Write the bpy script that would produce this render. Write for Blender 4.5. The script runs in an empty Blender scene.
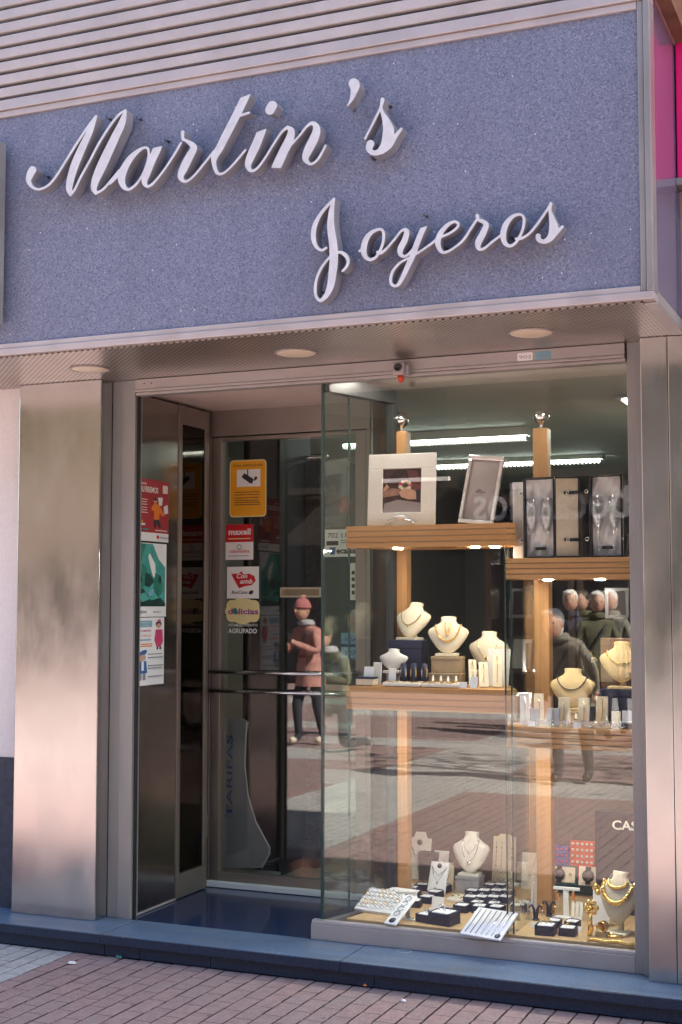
import bpy, bmesh, math, random
import numpy as np
from mathutils import Vector, Matrix, Euler
random.seed(7)
R = math.radians
sc = bpy.context.scene
COL = sc.collection

# ------------------------------------------------------------------ camera model (also used to turn photo measurements into points on known planes)
PCX, PCY, PF = 341, 512, 1352
YAW, PITCH = math.atan(579/1355), math.atan(92/1352)
CAM = Vector((3.372, -5.452, 1.55))
_F = Vector((-math.sin(YAW)*math.cos(PITCH), math.cos(YAW)*math.cos(PITCH), math.sin(PITCH)))
_R = Vector((math.cos(YAW), math.sin(YAW), 0))
_U = _R.cross(_F)
def _ray(u, v): return _F + _R*((u-PCX)/PF) + _U*((PCY-v)/PF)
def onx(u, v, x): d = _ray(u, v); return CAM + d*((x-CAM.x)/d.x)
def ony(u, v, y): d = _ray(u, v); return CAM + d*((y-CAM.y)/d.y)
def onz(u, v, z): d = _ray(u, v); return CAM + d*((z-CAM.z)/d.z)
def pxm(p): return (Vector(p)-CAM).dot(_F)/PF          # metres per pixel at a point

# ------------------------------------------------------------------ mesh builder
class MB:
    def __init__(s, M=None):
        s.v, s.f, s.m, s.s, s.mats = [], [], [], [], []
        s.M = M or Matrix.Identity(4)
    def mi(s, m):
        if m not in s.mats: s.mats.append(m)
        return s.mats.index(m)
    def add(s, vs, fs, m=None, smooth=False):
        o = len(s.v); i = s.mi(m)
        s.v += [s.M @ Vector(p) for p in vs]
        for f in fs:
            s.f.append([o+k for k in f]); s.m.append(i); s.s.append(smooth)
        return s
    def box(s, a, b, m=None):
        (x0, y0, z0), (x1, y1, z1) = a, b
        x0, x1 = min(x0, x1), max(x0, x1); y0, y1 = min(y0, y1), max(y0, y1); z0, z1 = min(z0, z1), max(z0, z1)
        vs = [(x0,y0,z0),(x1,y0,z0),(x1,y1,z0),(x0,y1,z0),(x0,y0,z1),(x1,y0,z1),(x1,y1,z1),(x0,y1,z1)]
        return s.add(vs, [(0,3,2,1),(4,5,6,7),(0,1,5,4),(1,2,6,5),(2,3,7,6),(3,0,4,7)], m)
    def prism(s, poly, z0, z1, m=None):                # polygon in xy (counter-clockwise), extruded in z
        n = len(poly)
        vs = [(x, y, z0) for x, y in poly] + [(x, y, z1) for x, y in poly]
        fs = [list(range(n))[::-1], list(range(n, 2*n))] + [(i, (i+1) % n, n+(i+1) % n, n+i) for i in range(n)]
        return s.add(vs, fs, m)
    def slab(s, poly, y0, y1, m=None):                 # polygon in xz, extruded in y (y0 = front)
        n = len(poly)
        vs = [(x, y0, z) for x, z in poly] + [(x, y1, z) for x, z in poly]
        fs = [list(range(n)), list(range(n, 2*n))[::-1]] + [((i+1) % n, i, n+i, n+(i+1) % n) for i in range(n)]
        return s.add(vs, fs, m)
    def tube(s, pts, r, m=None, n=8, closed=False, smooth=True):
        pts = [Vector(p) for p in pts]; k = len(pts)
        rs = r if isinstance(r, (list, tuple)) else [r]*k
        vs, fs = [], []; ref = None
        for i, p in enumerate(pts):
            a = pts[(i-1) % k] if (closed or i > 0) else p
            b = pts[(i+1) % k] if (closed or i < k-1) else p
            t = (b-a).normalized() if (b-a).length > 1e-9 else Vector((0, 0, 1))
            if ref is None:
                ref = Vector((0, 0, 1)) if abs(t.z) < .9 else Vector((1, 0, 0))
            u = (ref - t*ref.dot(t)).normalized(); w = t.cross(u); ref = u
            for j in range(n):
                q = 2*math.pi*j/n
                vs.append(p + (u*math.cos(q)+w*math.sin(q))*rs[i])
        for i in range(k if closed else k-1):
            i2 = (i+1) % k
            for j in range(n):
                j2 = (j+1) % n
                fs.append((i*n+j, i*n+j2, i2*n+j2, i2*n+j))
        if not closed:
            fs += [tuple(range(n))[::-1], tuple((k-1)*n+j for j in range(n))]
        return s.add(vs, fs, m, smooth)
    def lathe(s, prof, c=(0, 0, 0), m=None, n=20, axis='z', smooth=True):
        vs, fs = [], []; c = Vector(c); k = len(prof)
        for r, h in prof:
            for j in range(n):
                q = 2*math.pi*j/n; a, b = r*math.cos(q), r*math.sin(q)
                vs.append(c + Vector({'z': (a, b, h), 'y': (a, -h, b), 'x': (h, a, b)}[axis]))
        for i in range(k-1):
            for j in range(n):
                j2 = (j+1) % n
                fs.append((i*n+j, i*n+j2, (i+1)*n+j2, (i+1)*n+j))
        if prof[0][0] > 1e-6: fs.append(tuple(range(n))[::-1])
        if prof[-1][0] > 1e-6: fs.append(tuple((k-1)*n+j for j in range(n)))
        return s.add(vs, fs, m, smooth)
    def ball(s, c, r, m=None, n=10, sc3=(1, 1, 1)):
        vs, fs = [], []; h = max(4, n//2+1)
        for i in range(h+1):
            t = math.pi*i/h
            for j in range(n):
                q = 2*math.pi*j/n
                vs.append((c[0]+r*sc3[0]*math.sin(t)*math.cos(q), c[1]+r*sc3[1]*math.sin(t)*math.sin(q), c[2]-r*sc3[2]*math.cos(t)))
        for i in range(h):
            for j in range(n):
                j2 = (j+1) % n
                fs.append((i*n+j, i*n+j2, (i+1)*n+j2, (i+1)*n+j))
        return s.add(vs, fs, m, True)
    def torus(s, c, ra, rb, m=None, n=14, k=6, axis='z', sc2=1.0):
        pts = []
        for i in range(n):
            q = 2*math.pi*i/n; a, b = ra*math.cos(q), ra*sc2*math.sin(q)
            pts.append(Vector(c)+Vector({'z': (a, b, 0), 'y': (a, 0, b), 'x': (0, a, b)}[axis]))
        return s.tube(pts, rb, m, k, closed=True)
    def mesh(s, me, m=None, M=None, smooth=False):
        M = M or Matrix.Identity(4)
        return s.add([M @ v.co for v in me.vertices], [tuple(p.vertices) for p in me.polygons], m, smooth)
    def build(s, name, parent=None, bevel=0, seg=2, subsurf=0):
        off = Vector((0, 0, 0))
        inv = parent.matrix_basis.inverted() if (parent and parent.type == 'EMPTY') else Matrix.Identity(4)
        if parent and parent.type == 'MESH' and parent.parent: inv = parent.parent.matrix_basis.inverted()
        me = bpy.data.meshes.new(name)
        me.from_pydata([tuple(inv @ v) for v in s.v], [], s.f)
        for mm in s.mats: me.materials.append(mm)
        me.polygons.foreach_set('material_index', s.m)
        me.polygons.foreach_set('use_smooth', s.s)
        me.validate(); me.update()
        o = bpy.data.objects.new(name, me); COL.objects.link(o)
        if parent: o.parent = parent
        if bevel:
            b = o.modifiers.new('bevel', 'BEVEL'); b.width = bevel; b.segments = seg; b.limit_method = 'ANGLE'; b.angle_limit = R(40)
        if subsurf:
            b = o.modifiers.new('smooth', 'SUBSURF'); b.levels = b.render_levels = subsurf
        return o

def tag(o, label=None, cat=None, group=None, kind=None):
    if label: o['label'] = label
    if cat: o['category'] = cat
    if group: o['group'] = group
    if kind: o['kind'] = kind
    return o
def thing(name, label, cat, loc=(0, 0, 0), rz=0, group=None):
    o = bpy.data.objects.new(name, None); COL.objects.link(o)
    o.empty_display_size = .05
    o.location = loc; o.rotation_euler = (0, 0, rz)
    o.matrix_basis = Matrix.Translation(Vector(loc)) @ Matrix.Rotation(rz, 4, 'Z')
    return tag(o, label, cat, group)
def dup(root, loc=None, rz=None, label=None, group=None):
    r = root.copy(); COL.objects.link(r)
    if loc is not None: r.location = loc
    if rz is not None: r.rotation_euler = (0, 0, rz)
    if label: r['label'] = label
    if group: r['group'] = group
    for ch in list(root.children):
        c = ch.copy(); COL.objects.link(c); c.parent = r
        for g in list(ch.children):
            d = g.copy(); COL.objects.link(d); d.parent = c
    return r
def LM(root, lean=0):                                   # matrix for building in a root's local frame; lean tips the top back (towards +y)
    return root.matrix_basis @ Matrix.Rotation(-lean, 4, 'X')

# ------------------------------------------------------------------ text
def text_mesh(body, size=1, extrude=0, offset=0, width=None, align='LEFT', shear=0):
    c = bpy.data.curves.new('txt', 'FONT'); c.body = body; c.size = size; c.extrude = extrude; c.offset = offset
    c.align_x = align; c.shear = shear; c.resolution_u = 3
    o = bpy.data.objects.new('txt', c); COL.objects.link(o)
    dg = bpy.context.evaluated_depsgraph_get(); dg.update()
    me = bpy.data.meshes.new_from_object(o.evaluated_get(dg))
    bpy.data.objects.remove(o); bpy.data.curves.remove(c)
    if width and len(me.vertices):
        xs = [v.co.x for v in me.vertices]; k = width/(max(xs)-min(xs))
        x0 = min(xs) if align == 'LEFT' else (min(xs)+max(xs))/2
        for v in me.vertices: v.co.x = (v.co.x-x0)*k
    return me

class Print:
    """flat printed matter: a sheet with layered ink, all in one mesh. local a = right, b = up, from the lower left corner"""
    def __init__(s, O, A, B, w, h, paper, thick=.0012, rad=0):
        s.O = Vector(O); s.A = Vector(A).normalized(); s.B = Vector(B).normalized(); s.N = s.A.cross(s.B)
        s.w, s.h = w, h; s.k = 0; s.t = thick
        M = Matrix.Identity(4)
        for i in range(3):
            M[i][0] = s.A[i]; M[i][1] = s.B[i]; M[i][2] = s.N[i]; M[i][3] = s.O[i]
        s.mb = MB(M)
        s.poly(s.rr(0, 0, w, h, rad), paper, 0, thick)
        s.z = thick
    def rr(s, x0, y0, x1, y1, r):
        if r <= 0: return [(x0, y0), (x1, y0), (x1, y1), (x0, y1)]
        pts = []
        for cx, cy, a0 in ((x1-r, y0+r, -90), (x1-r, y1-r, 0), (x0+r, y1-r, 90), (x0+r, y0+r, 180)):
            for i in range(5):
                q = R(a0+i*22.5); pts.append((cx+r*math.cos(q), cy+r*math.sin(q)))
        return pts
    def poly(s, pts, m, z0=None, z1=None):
        if z0 is None:
            s.z += .00025; z0 = s.t*.5; z1 = s.z
        s.mb.prism(pts, z0, z1, m); return s
    def rect(s, x0, y0, x1, y1, m, r=0): return s.poly(s.rr(x0*s.w, y0*s.h, x1*s.w, y1*s.h, r), m)
    def disc(s, cx, cy, rx, ry, m, n=16, rot=0):
        pts = []
        for i in range(n):
            a, b = rx*s.w*math.cos(2*math.pi*i/n), ry*s.h*math.sin(2*math.pi*i/n)
            pts.append((cx*s.w+a*math.cos(rot)-b*math.sin(rot), cy*s.h+a*math.sin(rot)+b*math.cos(rot)))
        return s.poly(pts, m)
    def shape(s, pts, m): return s.poly([(x*s.w, y*s.h) for x, y in pts], m)
    def text(s, body, x, y, hgt, m, width=None, align='LEFT', bold=0, shear=0):
        me = text_mesh(body, 1, 0, bold, None, align, shear)
        k = hgt*s.h/.72; kx = k
        xs = [v.co.x for v in me.vertices]
        if width: kx = width*s.w/(max(xs)-min(xs))
        s.z += .00025
        M = Matrix.Translation((x*s.w, y*s.h, s.z)) @ Matrix.Diagonal((kx, k, 1, 1))
        s.mb.mesh(me, m, M); bpy.data.meshes.remove(me); return s
    def lines(s, x0, x1, ys, m, t=.006):
        for y in ys:
            e = x1 - random.random()*.12*(x1-x0)
            s.rect(x0, y, e, y+t, m)
        return s
    def build(s, name, parent=None): return s.mb.build(name, parent)

# ------------------------------------------------------------------ materials
class NT:
    def __init__(s, name):
        s.m = bpy.data.materials.new(name); s.m.use_nodes = True
        s.t = s.m.node_tree; s.n = s.t.nodes; s.l = s.t.links
        s.p = s.n['Principled BSDF']; s.out = s.n['Material Output']
    def new(s, typ, **kw):
        n = s.n.new(typ)
        for k, v in kw.items():
            if k in n.inputs.keys(): n.inputs[k].default_value = v
            else: setattr(n, k, v)
        return n
    def link(s, a, b): s.l.new(a, b)
    def coord(s, scale=(1, 1, 1), rot=(0, 0, 0), kind='Object'):
        tc = s.new('ShaderNodeTexCoord'); mp = s.new('ShaderNodeMapping')
        mp.inputs['Scale'].default_value = scale; mp.inputs['Rotation'].default_value = rot
        s.link(tc.outputs[kind], mp.inputs['Vector']); return mp.outputs[0]
    def noise(s, vec, scale, detail=3, rough=.5):
        n = s.new('ShaderNodeTexNoise'); n.inputs['Scale'].default_value = scale; n.inputs['Detail'].default_value = detail; n.inputs['Roughness'].default_value = rough
        s.link(vec, n.inputs['Vector']); return n.outputs['Fac']
    def ramp(s, fac, stops):
        r = s.new('ShaderNodeValToRGB'); e = r.color_ramp.elements
        while len(e) < len(stops): e.new(.5)
        for i, (p, c) in enumerate(stops):
            e[i].position = p; e[i].color = (*c, 1) if len(c) == 3 else c
        s.link(fac, r.inputs[0]); return r.outputs[0]
    def mix(s, fac, a, b, blend='MIX'):
        n = s.new('ShaderNodeMix', data_type='RGBA', blend_type=blend)
        for sock, val in ((n.inputs[0], fac), (n.inputs[6], a), (n.inputs[7], b)):
            if hasattr(val, 'links'): s.link(val, sock)
            elif isinstance(val, (int, float)): sock.default_value = val
            else: sock.default_value = (*val, 1)
        return n.outputs[2]
    def math(s, op, a, b=None):
        n = s.new('ShaderNodeMath', operation=op)
        for i, val in enumerate((a, b)):
            if val is None: continue
            if hasattr(val, 'links'): s.link(val, n.inputs[i])
            else: n.inputs[i].default_value = val
        return n.outputs[0]
    def bump(s, h, strength=.2, dist=.002):
        b = s.new('ShaderNodeBump'); b.inputs['Strength'].default_value = strength; b.inputs['Distance'].default_value = dist
        s.link(h, b.inputs['Height']); s.link(b.outputs[0], s.p.inputs['Normal']); return b
    def base(s, c):
        if hasattr(c, 'links'): s.link(c, s.p.inputs['Base Color'])
        else: s.p.inputs['Base Color'].default_value = (*c, 1)
    def set(s, **kw):
        for k, v in kw.items():
            k = {'rough': 'Roughness', 'metal': 'Metallic', 'spec': 'Specular IOR Level', 'coat': 'Coat Weight', 'coatr': 'Coat Roughness', 'sheen': 'Sheen Weight', 'ani': 'Anisotropic', 'trans': 'Transmission Weight'}[k]
            if hasattr(v, 'links'): s.link(v, s.p.inputs[k])
            else: s.p.inputs[k].default_value = v

def plain(name, c, rough=.5, metal=0, var=.08, scale=30, bump=0, spec=.5, coat=0):
    t = NT(name); v = t.coord()
    f = t.noise(v, scale, 4, .6)
    lo = tuple(x*(1-var) for x in c); hi = tuple(min(1, x*(1+var)) for x in c)
    t.base(t.ramp(f, [(.3, lo), (.7, hi)]))
    t.set(rough=rough, metal=metal, spec=spec, coat=coat)
    if bump: t.bump(f, bump, .001)
    return t.m
def steel(name, c, rough=.2, brush=(900, 900, 8), b1=.06, b2=.25, wscale=(1.3, 1.3, 2.2), metal=1):
    t = NT(name); v = t.coord(brush)
    fine = t.noise(v, 1, 2, .6)
    wav = t.noise(t.coord(wscale), 1, 2, .45)
    smudge = t.noise(t.coord((5, 5, 2.2)), 1, 5, .62)
    t.base(t.ramp(smudge, [(.3, tuple(x*.86 for x in c)), (.7, c)]))
    rr = t.ramp(smudge, [(.3, (rough*.7,)*3), (.7, (rough*1.4,)*3)])
    sc_ = t.noise(t.coord((16, 16, 5)), 1, 6, .7)
    rr = t.mix(t.ramp(sc_, [(.55, (0,)*3), (.85, (.30,)*3)]), rr, (.4, .4, .4))
    t.set(metal=metal, rough=rr)
    b = t.bump(fine, b1, .0006)
    b2n = t.new('ShaderNodeBump'); b2n.inputs['Strength'].default_value = b2; b2n.inputs['Distance'].default_value = .02
    t.link(wav, b2n.inputs['Height']); t.link(b2n.outputs[0], b.inputs['Normal'])
    return t.m
def glass(name, tint=(.93, .97, .95), r0=.045, rough=0.0, gtint=(1, 1, 1), wav=0):
    t = NT(name); t.n.remove(t.p)
    tr = t.new('ShaderNodeBsdfTransparent'); tr.inputs[0].default_value = (*tint, 1)
    gl = t.new('ShaderNodeBsdfGlossy'); gl.inputs['Roughness'].default_value = rough; gl.inputs['Color'].default_value = (*gtint, 1)
    lw = t.new('ShaderNodeLayerWeight'); lw.inputs[0].default_value = .5
    p5 = t.math('POWER', lw.outputs['Facing'], 5.0)
    fac = t.math('ADD', t.math('MULTIPLY', p5, 1-r0), r0)
    mx = t.new('ShaderNodeMixShader')
    t.link(fac, mx.inputs[0]); t.link(tr.outputs[0], mx.inputs[1]); t.link(gl.outputs[0], mx.inputs[2])
    t.link(mx.outputs[0], t.out.inputs[0])
    if wav:
        b = t.new('ShaderNodeBump'); b.inputs['Strength'].default_value = wav; b.inputs['Distance'].default_value = .004
        t.link(t.noise(t.coord((1.2, 1.2, 1.2)), 1, 1), b.inputs['Height']); t.link(b.outputs[0], gl.inputs['Normal'])
    return t.m
def emit(name, c, s):
    t = NT(name); t.n.remove(t.p)
    e = t.new('ShaderNodeEmission'); e.inputs[0].default_value = (*c, 1); e.inputs[1].default_value = s
    t.link(e.outputs[0], t.out.inputs[0]); return t.m
def wood(name, c1, c2, grain=(1.2, 25, 40), rough=.4):
    t = NT(name); f = t.noise(t.coord(grain), 1.6, 5, .6)
    t.base(t.ramp(f, [(.3, c1), (.7, c2)])); t.set(rough=rough); t.bump(f, .08, .0006); return t.m

def m_granite(name, dark, mid, light, scale, rough, sparkle=True, coat=0):
    t = NT(name); v = t.coord()
    vo = t.new('ShaderNodeTexVoronoi'); vo.inputs['Scale'].default_value = scale; t.link(v, vo.inputs['Vector'])
    sep = t.new('ShaderNodeSeparateColor'); t.link(vo.outputs['Color'], sep.inputs[0])
    n = t.noise(v, scale*.45, 4, .65)
    f = t.math('ADD', t.math('MULTIPLY', sep.outputs[0], .55), t.math('MULTIPLY', n, .45))
    c = t.ramp(f, [(.16, dark), (.40, mid), (.62, mid), (.9, light)])
    big = t.noise(t.coord(), 1.1, 4, .6)
    c = t.mix(t.ramp(big, [(.35, (0,)*3), (.75, (.22,)*3)]), c, tuple(x*.78 for x in mid))
    if sparkle:
        v2 = t.new('ShaderNodeTexVoronoi'); v2.inputs['Scale'].default_value = scale*.22; t.link(v, v2.inputs['Vector'])
        s2 = t.new('ShaderNodeSeparateColor'); t.link(v2.outputs['Color'], s2.inputs[0])
        k = t.math('MULTIPLY', t.math('GREATER_THAN', s2.outputs[1], .993), t.math('LESS_THAN', v2.outputs['Distance'], .17))
        c = t.mix(k, c, (.85, .86, .9))
    if sparkle:
        st_ = t.noise(t.coord((7, 7, .7)), 1, 5, .6); c = t.mix(t.ramp(st_, [(.45, (0,)*3), (.75, (.32,)*3)]), c, tuple(x*.55 for x in mid))
    if name == 'step_granite':
        gr = t.noise(t.coord((5, 9, 5)), 1, 6, .68); c = t.mix(t.ramp(gr, [(.45, (0,)*3), (.72, (.55,)*3)]), c, (.21, .215, .22))
        dk = t.noise(t.coord((2.2, 12, 2)), 1, 5, .6); c = t.mix(t.ramp(dk, [(.5, (0,)*3), (.75, (.45,)*3)]), c, (.05, .06, .08))
    t.base(c); t.set(rough=rough, coat=coat, coatr=.06)
    return t.m

M = {}
M['sign_granite'] = m_granite('sign_granite', (.065, .08, .15), (.182, .209, .31), (.37, .40, .495), 215, .36)
M['step_granite'] = m_granite('step_granite', (.045, .085, .145), (.12, .19, .30), (.22, .31, .44), 260, .42, coat=.2)
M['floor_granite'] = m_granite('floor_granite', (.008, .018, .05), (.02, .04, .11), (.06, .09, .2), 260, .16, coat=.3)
M['steel'] = steel('brushed_steel', (.55, .545, .535), .19, (420, 420, 3), .07, .18, (1.3, 1.3, 1.7))
M['steel_dark'] = steel('bronze_steel', (.36, .325, .30), .17, (300, 300, 3), .07, .25, (1.2, 1.2, 1.9))
M['alu'] = steel('aluminium_frame', (.35, .345, .34), .42, (600, 600, 10), .05, .08, metal=.45)
M['alu_h'] = steel('aluminium_trim', (.56, .51, .51), .45, (6, 600, 600), .05, .08, metal=.4)
M['alu_pink'] = steel('aluminium_lintel', (.47, .43, .42), .42, (6, 600, 600), .05, .06, metal=.5)
M['dark_metal'] = plain('dark_frame_metal', (.06, .06, .058), .35, .6)
M['brown_metal'] = steel('bronze_door_frame', (.34, .285, .255), .40, (600, 600, 8), .05, .1, metal=.7)
M['letter_face'] = plain('letter_paint', (.62, .65, .70), .42, 0, .10, 22)
M['letter_side'] = plain('letter_return_metal', (.35, .35, .375), .38, .5, .1, 12)
M['pin'] = plain('pin_metal', (.12, .12, .13), .4, .7)
M['louvre'] = plain('louvre_paint', (.47, .44, .44), .42, .1, .1, 5)
M['louvre_back'] = plain('louvre_gap', (.20, .11, .06), .8, 0, .5, 4)
M['glass'] = glass('window_glass', (.97, .985, .975), .056, wav=.012)
M['glass_clean'] = glass('door_glass', (.90, .91, .90), .06, wav=.012)
M['glass_side'] = glass('side_glass', (.86, .93, .90), .05)
M['glass_bronze'] = glass('bronze_glass', (.20, .16, .14), .05, .03, (.7, .62, .56))
M['glass_thin'] = glass('case_glass', (.95, .98, .97), .035)
M['glass_edge'] = plain('glass_edge', (.02, .055, .05), .15, 0, .2)
M['crystal'] = glass('crystal', (.95, .96, .96), .13, .02)
M['purple_panel'] = plain('purple_gloss_panel', (.15, .115, .21), .16, 0, .05, 4, coat=.35)
M['magenta'] = plain('magenta_sign', (.80, .012, .19), .4, 0, .04, 3)
M['white_plaster'] = plain('white_plaster', (.88, .83, .81), .85, 0, .04, 60, .5)
M['dark_base'] = plain('dark_wall_base', (.045, .055, .085), .6, 0, .35, 25, .4)
M['beech'] = wood('beech_wood', (.56, .27, .085), (.68, .37, .14))
M['beech_v'] = wood('beech_post', (.40, .20, .075), (.50, .27, .11), (40, 40, 1.2))
M['floorboard'] = wood('display_floor_board', (.55, .36, .18), (.64, .45, .24), (2, 20, 20))
M['walnut'] = wood('walnut_cabinet', (.06, .032, .02), (.11, .06, .038), (20, 20, 1.5))
M['chrome'] = plain('chrome', (.75, .74, .73), .12, 1, .03)
M['silver'] = plain('silver', (.82, .82, .84), .16, 1, .05)
M['gold'] = plain('gold', (.95, .62, .20), .2, 1, .08)
M['rosegold'] = plain('rose_gold', (.85, .52, .35), .22, 1, .08)
M['cream'] = plain('cream_leatherette', (.74, .65, .48), .6, 0, .06, 60, .2)
M['tan'] = plain('tan_leatherette', (.40, .29, .17), .55, 0, .1, 60, .2)
M['beige_bust'] = plain('honey_velvet', (.72, .54, .27), .75, 0, .08, 80, .2)
M['ivory'] = plain('ivory_leatherette', (.80, .77, .70), .55, 0, .05, 60, .15)
M['white_pad'] = plain('white_pad', (.9, .9, .92), .6, 0, .04, 60, .15)
M['paper'] = plain('white_card', (.84, .84, .84), .6, 0, .02, 20)
M['navy'] = plain('navy_velvet', (.010, .014, .045), .6, 0, .3, 60, .2)
M['black'] = plain('black_plastic', (.012, .012, .014), .4, 0, .2)
M['black_board'] = plain('black_board', (.018, .015, .018), .5, 0, .3, 6)
M['grey_pad'] = plain('grey_pad', (.36, .36, .38), .6, 0, .08, 40)
M['grey_board'] = plain('grey_board', (.09, .08, .09), .6, 0, .1, 40)
M['satin'] = plain('white_satin', (.93, .91, .90), .35, 0, .1, 10, .3)
M['red'] = plain('red_ink', (.55, .012, .02), .45, 0, .03)
M['maroon'] = plain('maroon_ink', (.38, .018, .03), .45, 0, .05)
M['yellow'] = plain('yellow_ink', (.82, .37, .015), .45, 0, .03)
M['ink'] = plain('dark_ink', (.03, .03, .035), .5, 0, .1)
M['grey_ink'] = plain('grey_ink', (.30, .30, .32), .5, 0, .1)
M['pale_yellow'] = plain('pale_yellow_ink', (.75, .66, .32), .5, 0, .05)
M['purple_ink'] = plain('purple_ink', (.32, .04, .30), .5, 0, .05)
M['green_ink'] = plain('green_ink', (.02, .20, .14), .45, 0, .4, 12)
M['teal_ink'] = plain('teal_ink', (.06, .33, .29), .45, 0, .3, 10)
M['dgreen_ink'] = plain('deep_green_ink', (.008, .045, .04), .45, 0, .4, 12)
M['blue_ink'] = plain('blue_ink', (.05, .14, .34), .5, 0, .05)
M['sky_ink'] = plain('pale_blue_ink', (.20, .40, .50), .5, 0, .05)
M['orange_ink'] = plain('orange_ink', (.80, .22, .02), .5, 0, .08)
M['pink_ink'] = plain('pink_ink', (.62, .06, .18), .5, 0, .08)
M['skin_ink'] = plain('skin_tone_ink', (.62, .36, .25), .5, 0, .08)
M['blue_board'] = plain('blue_board', (.10, .09, .30), .5, 0, .1)
M['orange_board'] = plain('orange_red_board', (.62, .10, .03), .5, 0, .08)
M['teal_box'] = plain('teal_box', (.006, .09, .10), .45, 0, .1)
M['photo_dark'] = plain('photo_background', (.08, .045, .042), .25, 0, .5, 18)
M['photo_grey'] = plain('photo_sheet', (.36, .31, .31), .3, 0, .06, 4)
M['emboss'] = plain('embossed_white_frame', (.9, .86, .8), .4, 0, .05, 110, 1.0)
M['lamp_disc'] = plain('frosted_lamp_glass', (.86, .74, .55), .4, 0, .05)
M['tube_light'] = emit('fluorescent_tube', (.86, 1, .90), 3.6)
M['spot_light'] = emit('shelf_spot_light', (1, .93, .82), 55)
M['lit_disc'] = emit('lit_lamp_disc', (1, .94, .84), 11)
M['ceiling'] = plain('shop_ceiling', (.66, .66, .61), .8, 0, .05, 3)
M['room_wall'] = plain('shop_wall', (.19, .17, .15), .8, 0, .08, 3)
M['tile'] = plain('interior_tile', (.40, .36, .27), .25, 0, .1, 3)
M['curtain'] = plain('dark_grey_strip_curtain', (.075, .062, .055), .7, 0, .4, 40)
M['recess_ceiling'] = wood('recess_ceiling_panel', (.70, .57, .50), (.80, .67, .60), (2.5, 30, 2.5), .45)
M['standee'] = plain('frosted_standee', (.36, .37, .38), .3, 0, .06, 6)
M['plastic_white'] = plain('camera_housing', (.45, .40, .40), .4, 0, .05)
M['red_plastic'] = plain('red_plastic', (.60, .06, .02), .3, 0, .05)
M['rust'] = plain('dirt', (.10, .07, .05), .8, 0, .3, 30)
M['polished_navy'] = m_granite('polished_navy_granite', (.006, .012, .028), (.016, .03, .065), (.05, .075, .14), 260, .36, coat=0)
# ------------------------------------------------------------------ special surfaces
def m_soffit():
    t = NT('perforated_soffit'); v = t.coord((1, 1, 1), (0, 0, R(45)))
    vo = t.new('ShaderNodeTexVoronoi'); vo.inputs['Scale'].default_value = 48; vo.inputs['Randomness'].default_value = 0
    t.link(v, vo.inputs['Vector'])
    hole = t.math('LESS_THAN', vo.outputs['Distance'], .33)
    dirt = t.noise(t.coord((2.5, 2.5, 2.5)), 1, 5, .6)
    c = t.ramp(dirt, [(.3, (.46, .40, .37)), (.7, (.60, .54, .51))])
    t.base(t.mix(hole, c, (.03, .022, .018)))
    t.set(metal=t.math('MULTIPLY', t.math('SUBTRACT', 1.0, hole), .85), rough=.34)
    return t.m
M['soffit'] = m_soffit()
def m_paving(name, c1, c2, mortar, rowh, bw, seed=0):
    t = NT(name); v = t.coord((1, 1.5, 1), (0, 0, R(90)))
    off = t.new('ShaderNodeVectorMath', operation='ADD'); off.inputs[1].default_value = (0, .135, 0) ; t.link(v, off.inputs[0]); v = off.outputs[0]
    b = t.new('ShaderNodeTexBrick'); b.offset = .5; b.squash = 1
    b.inputs['Scale'].default_value = 1; b.inputs['Brick Width'].default_value = bw; b.inputs['Row Height'].default_value = rowh
    b.inputs['Mortar Size'].default_value = .004; b.inputs['Mortar Smooth'].default_value = .15; b.inputs['Bias'].default_value = 0
    b.inputs['Color1'].default_value = (*c1, 1); b.inputs['Color2'].default_value = (*c2, 1); b.inputs['Mortar'].default_value = (*mortar, 1)
    wob = t.noise(t.coord(), 9, 2); 
    nv = t.new('ShaderNodeVectorMath', operation='ADD'); t.link(v, nv.inputs[0])
    cmb = t.new('ShaderNodeCombineXYZ'); k = t.math('MULTIPLY', t.math('SUBTRACT', wob, .5), .012)
    t.link(k, cmb.inputs[0]); t.link(k, cmb.inputs[1]); t.link(cmb.outputs[0], nv.inputs[1])
    t.link(nv.outputs[0], b.inputs['Vector'])
    sp = t.noise(t.coord(), 120, 4, .75); big = t.noise(t.coord(), 2.2, 5, .6); gr = t.noise(t.coord(), 24, 4, .65)
    c = t.mix(t.ramp(sp, [(.40, (0,)*3), (.66, (.55,)*3)]), b.outputs['Color'], tuple(min(1, x*1.9+.06) for x in c1))
    c = t.mix(t.ramp(gr, [(.35, (.5,)*3), (.6, (0,)*3)]), c, tuple(x*.62 for x in c1))
    c = t.mix(t.ramp(big, [(.42, (0,)*3), (.75, (.5,)*3)]), c, (.27, .235, .235))
    vg = t.new('ShaderNodeTexVoronoi'); vg.inputs['Scale'].default_value = 5.5; t.link(t.coord(), vg.inputs['Vector'])
    sg_ = t.new('ShaderNodeSeparateColor'); t.link(vg.outputs['Color'], sg_.inputs[0])
    gum = t.math('MULTIPLY', t.math('LESS_THAN', t.math('ADD', vg.outputs['Distance'], t.math('MULTIPLY', wob, .06)), .10), t.math('GREATER_THAN', sg_.outputs[0], .72))
    c = t.mix(t.math('MULTIPLY', gum, .6), c, (.07, .065, .06))
    
    t.base(t.mix(b.outputs['Fac'], c, mortar)); t.set(rough=.72)
    h = t.math('ADD', t.math('MULTIPLY', b.outputs['Fac'], -1.0), t.math('MULTIPLY', sp, .25))
    t.bump(h, .8, .004)
    return t.m
M['paving'] = m_paving('red_paving', (.29, .185, .18), (.215, .16, .16), (.075, .055, .052), .084, .25)
M['paving_grey'] = m_paving('grey_paving', (.40, .39, .38), (.36, .355, .35), (.13, .125, .12), .084, .25)

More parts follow.
